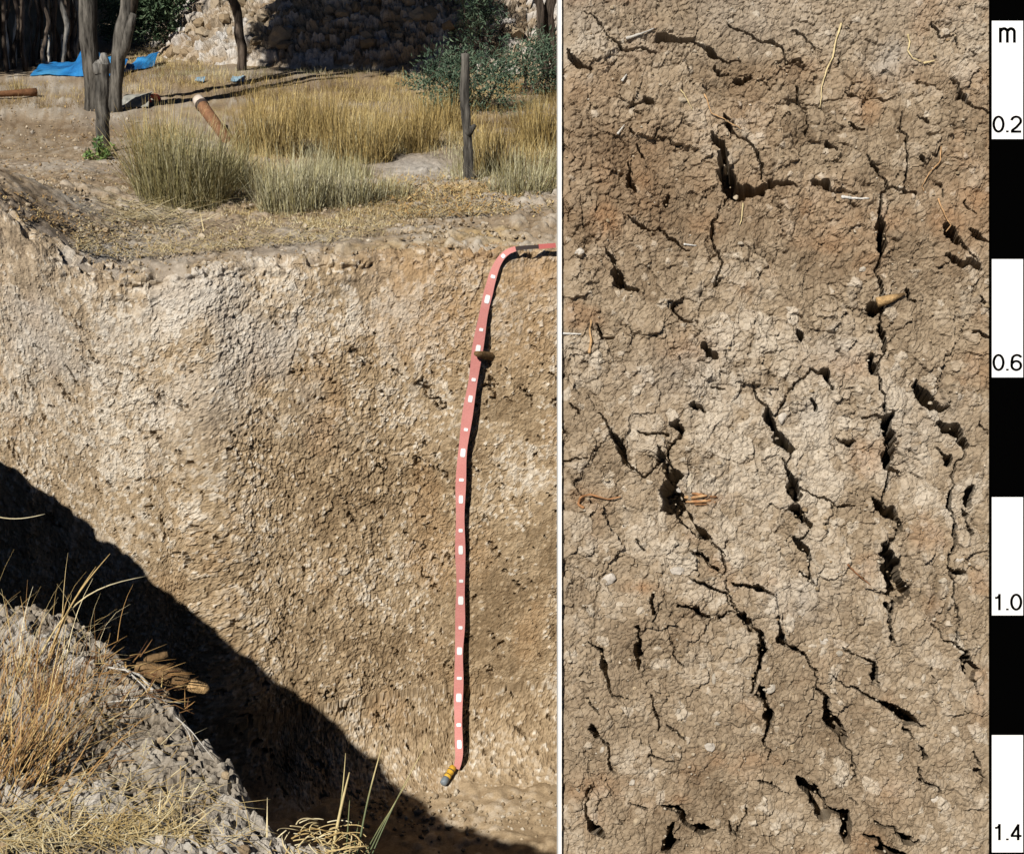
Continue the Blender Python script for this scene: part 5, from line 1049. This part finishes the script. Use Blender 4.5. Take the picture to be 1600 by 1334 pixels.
stalk(565, 1340, 640, 1215, 2.6, 'slanting stalk with pale tip pointing at the yellow handle', 5, .02)
stalk(570, 1342, 672, 1152, 2.2, 'longest slanting fine stalk reaching up toward the red tape', 6, .02)
stalk(540, 1330, 547, 1240, 2.4, 'short straight green stalk over the straw nest', 7, 0, (.1, .4))
stalk(548, 1334, 561, 1282, 2.4, 'shortest green stalk beside the straw nest', 8, 0, (.05, .3))
stalk(70, 1030, 172, 865, 3.2, 'upper arching golden seed stalk over the dark trench at left', 11, .06, (.7, .85), M_RUST, .10)
stalk(75, 1030, 150, 885, 2.8, 'lower golden seed stalk beside the upper arching one', 12, .05, (.6, .85), M_RUST, .10)
stalk(60, 1020, 228, 900, 2.8, 'pale curved grass stalk bending furthest right over the trench', 13, .16, (.5, .9), M_STRAW, .10)
stalk(-20, 800, 70, 803, 2.4, 'lone bent straw crossing the dark shadow at the left edge', 14, -.10, (.7, .95), M_STRAW, .05, base=dpt(-30, 800, 3.0))
# the piece of wood on the edge of the bank
w0, w1 = bpt(212, 1046, .03), bpt(326, 1074, .05); w1 = dpt(326, 1072, proj(w0)[2] + .02); ax_ = w1 - w0
e = empty('wood_piece', tuple(w0)); tag(e, 'brown broken branch with a tan end jutting over the dark trench', 'branch')
t = np.linspace(0, 1, 9)[:, None]; mb = MB(); mb.tube(w0 + ax_ * t * .72, np.array([.008, .013, .015, .016, .017, .0165, .016, .0155, .014]), 9, .3, 6, .45); mb.part('bark', M_WOOD, e)
mb = MB(); mb.tube([w0 + ax_ * .66 - [0, 0, .006], w0 + ax_ * .8 - [0, 0, .008], w0 + ax_ * .95 - [0, 0, .008], w0 + ax_ - [0, 0, .008]], [.012, .014, .012, .006], 8, .2, 7, .9); mb.part('tan_end', M_WOOD, e)
a_ = bpt(225, 1030, .03); b_ = dpt(262, 1022, proj(a_)[2]); mb = MB(); t = np.linspace(0, 1, 6)[:, None]; mb.tube((b_ - a_) * t, [.004, .007, .008, .007, .007, .006], 7, .3, 9, .35); o = mb.build('branch_stub', M_WOOD); o.location = a_
tag(o, 'small dark branch stub just above the broken branch', 'branch')
def bank_twig(pts, w, mat, label, seed, tone=.6):
    P0 = [bpt(u, v, .025 + .01 * math.sin(k * 1.7)) for k, (u, v) in enumerate(pts)]; P0 = np.array(P0); t = np.linspace(0, 1, len(P0)); tt = np.linspace(0, 1, 14)
    P_ = np.stack([np.interp(tt, t, P0[:, k]) for k in range(3)], -1); mb = MB(); mb.tube(P_ - P_[0], np.linspace(w, w * .4, 14), 6, .15, seed, tone); o = mb.build('bleached_root', mat); o.location = P_[0]; return tag(o, label, 'root')
bank_twig([(240, 1090), (220, 1072), (203, 1052), (180, 1030)], .0030, M_PALEWOOD, 'pale forked root curving up left of the broken branch', 1)
bank_twig([(170, 1050), (200, 1064), (228, 1085), (236, 1108)], .0020, M_PALEWOOD, 'pale thin root bending down below the broken branch', 2)
bank_twig([(275, 1130), (300, 1165), (335, 1200)], .0014, M_PALEWOOD, 'pale straight root lying along the grey bank edge', 3)
bank_twig([(285, 1140), (296, 1170), (306, 1195)], .0014, M_PALEWOOD, 'short pale root sloping down the grey bank', 4)
bank_twig([(170, 1110), (240, 1112), (290, 1100)], .0014, M_PALEWOOD, 'long white straw lying level below the rusty clump', 5)
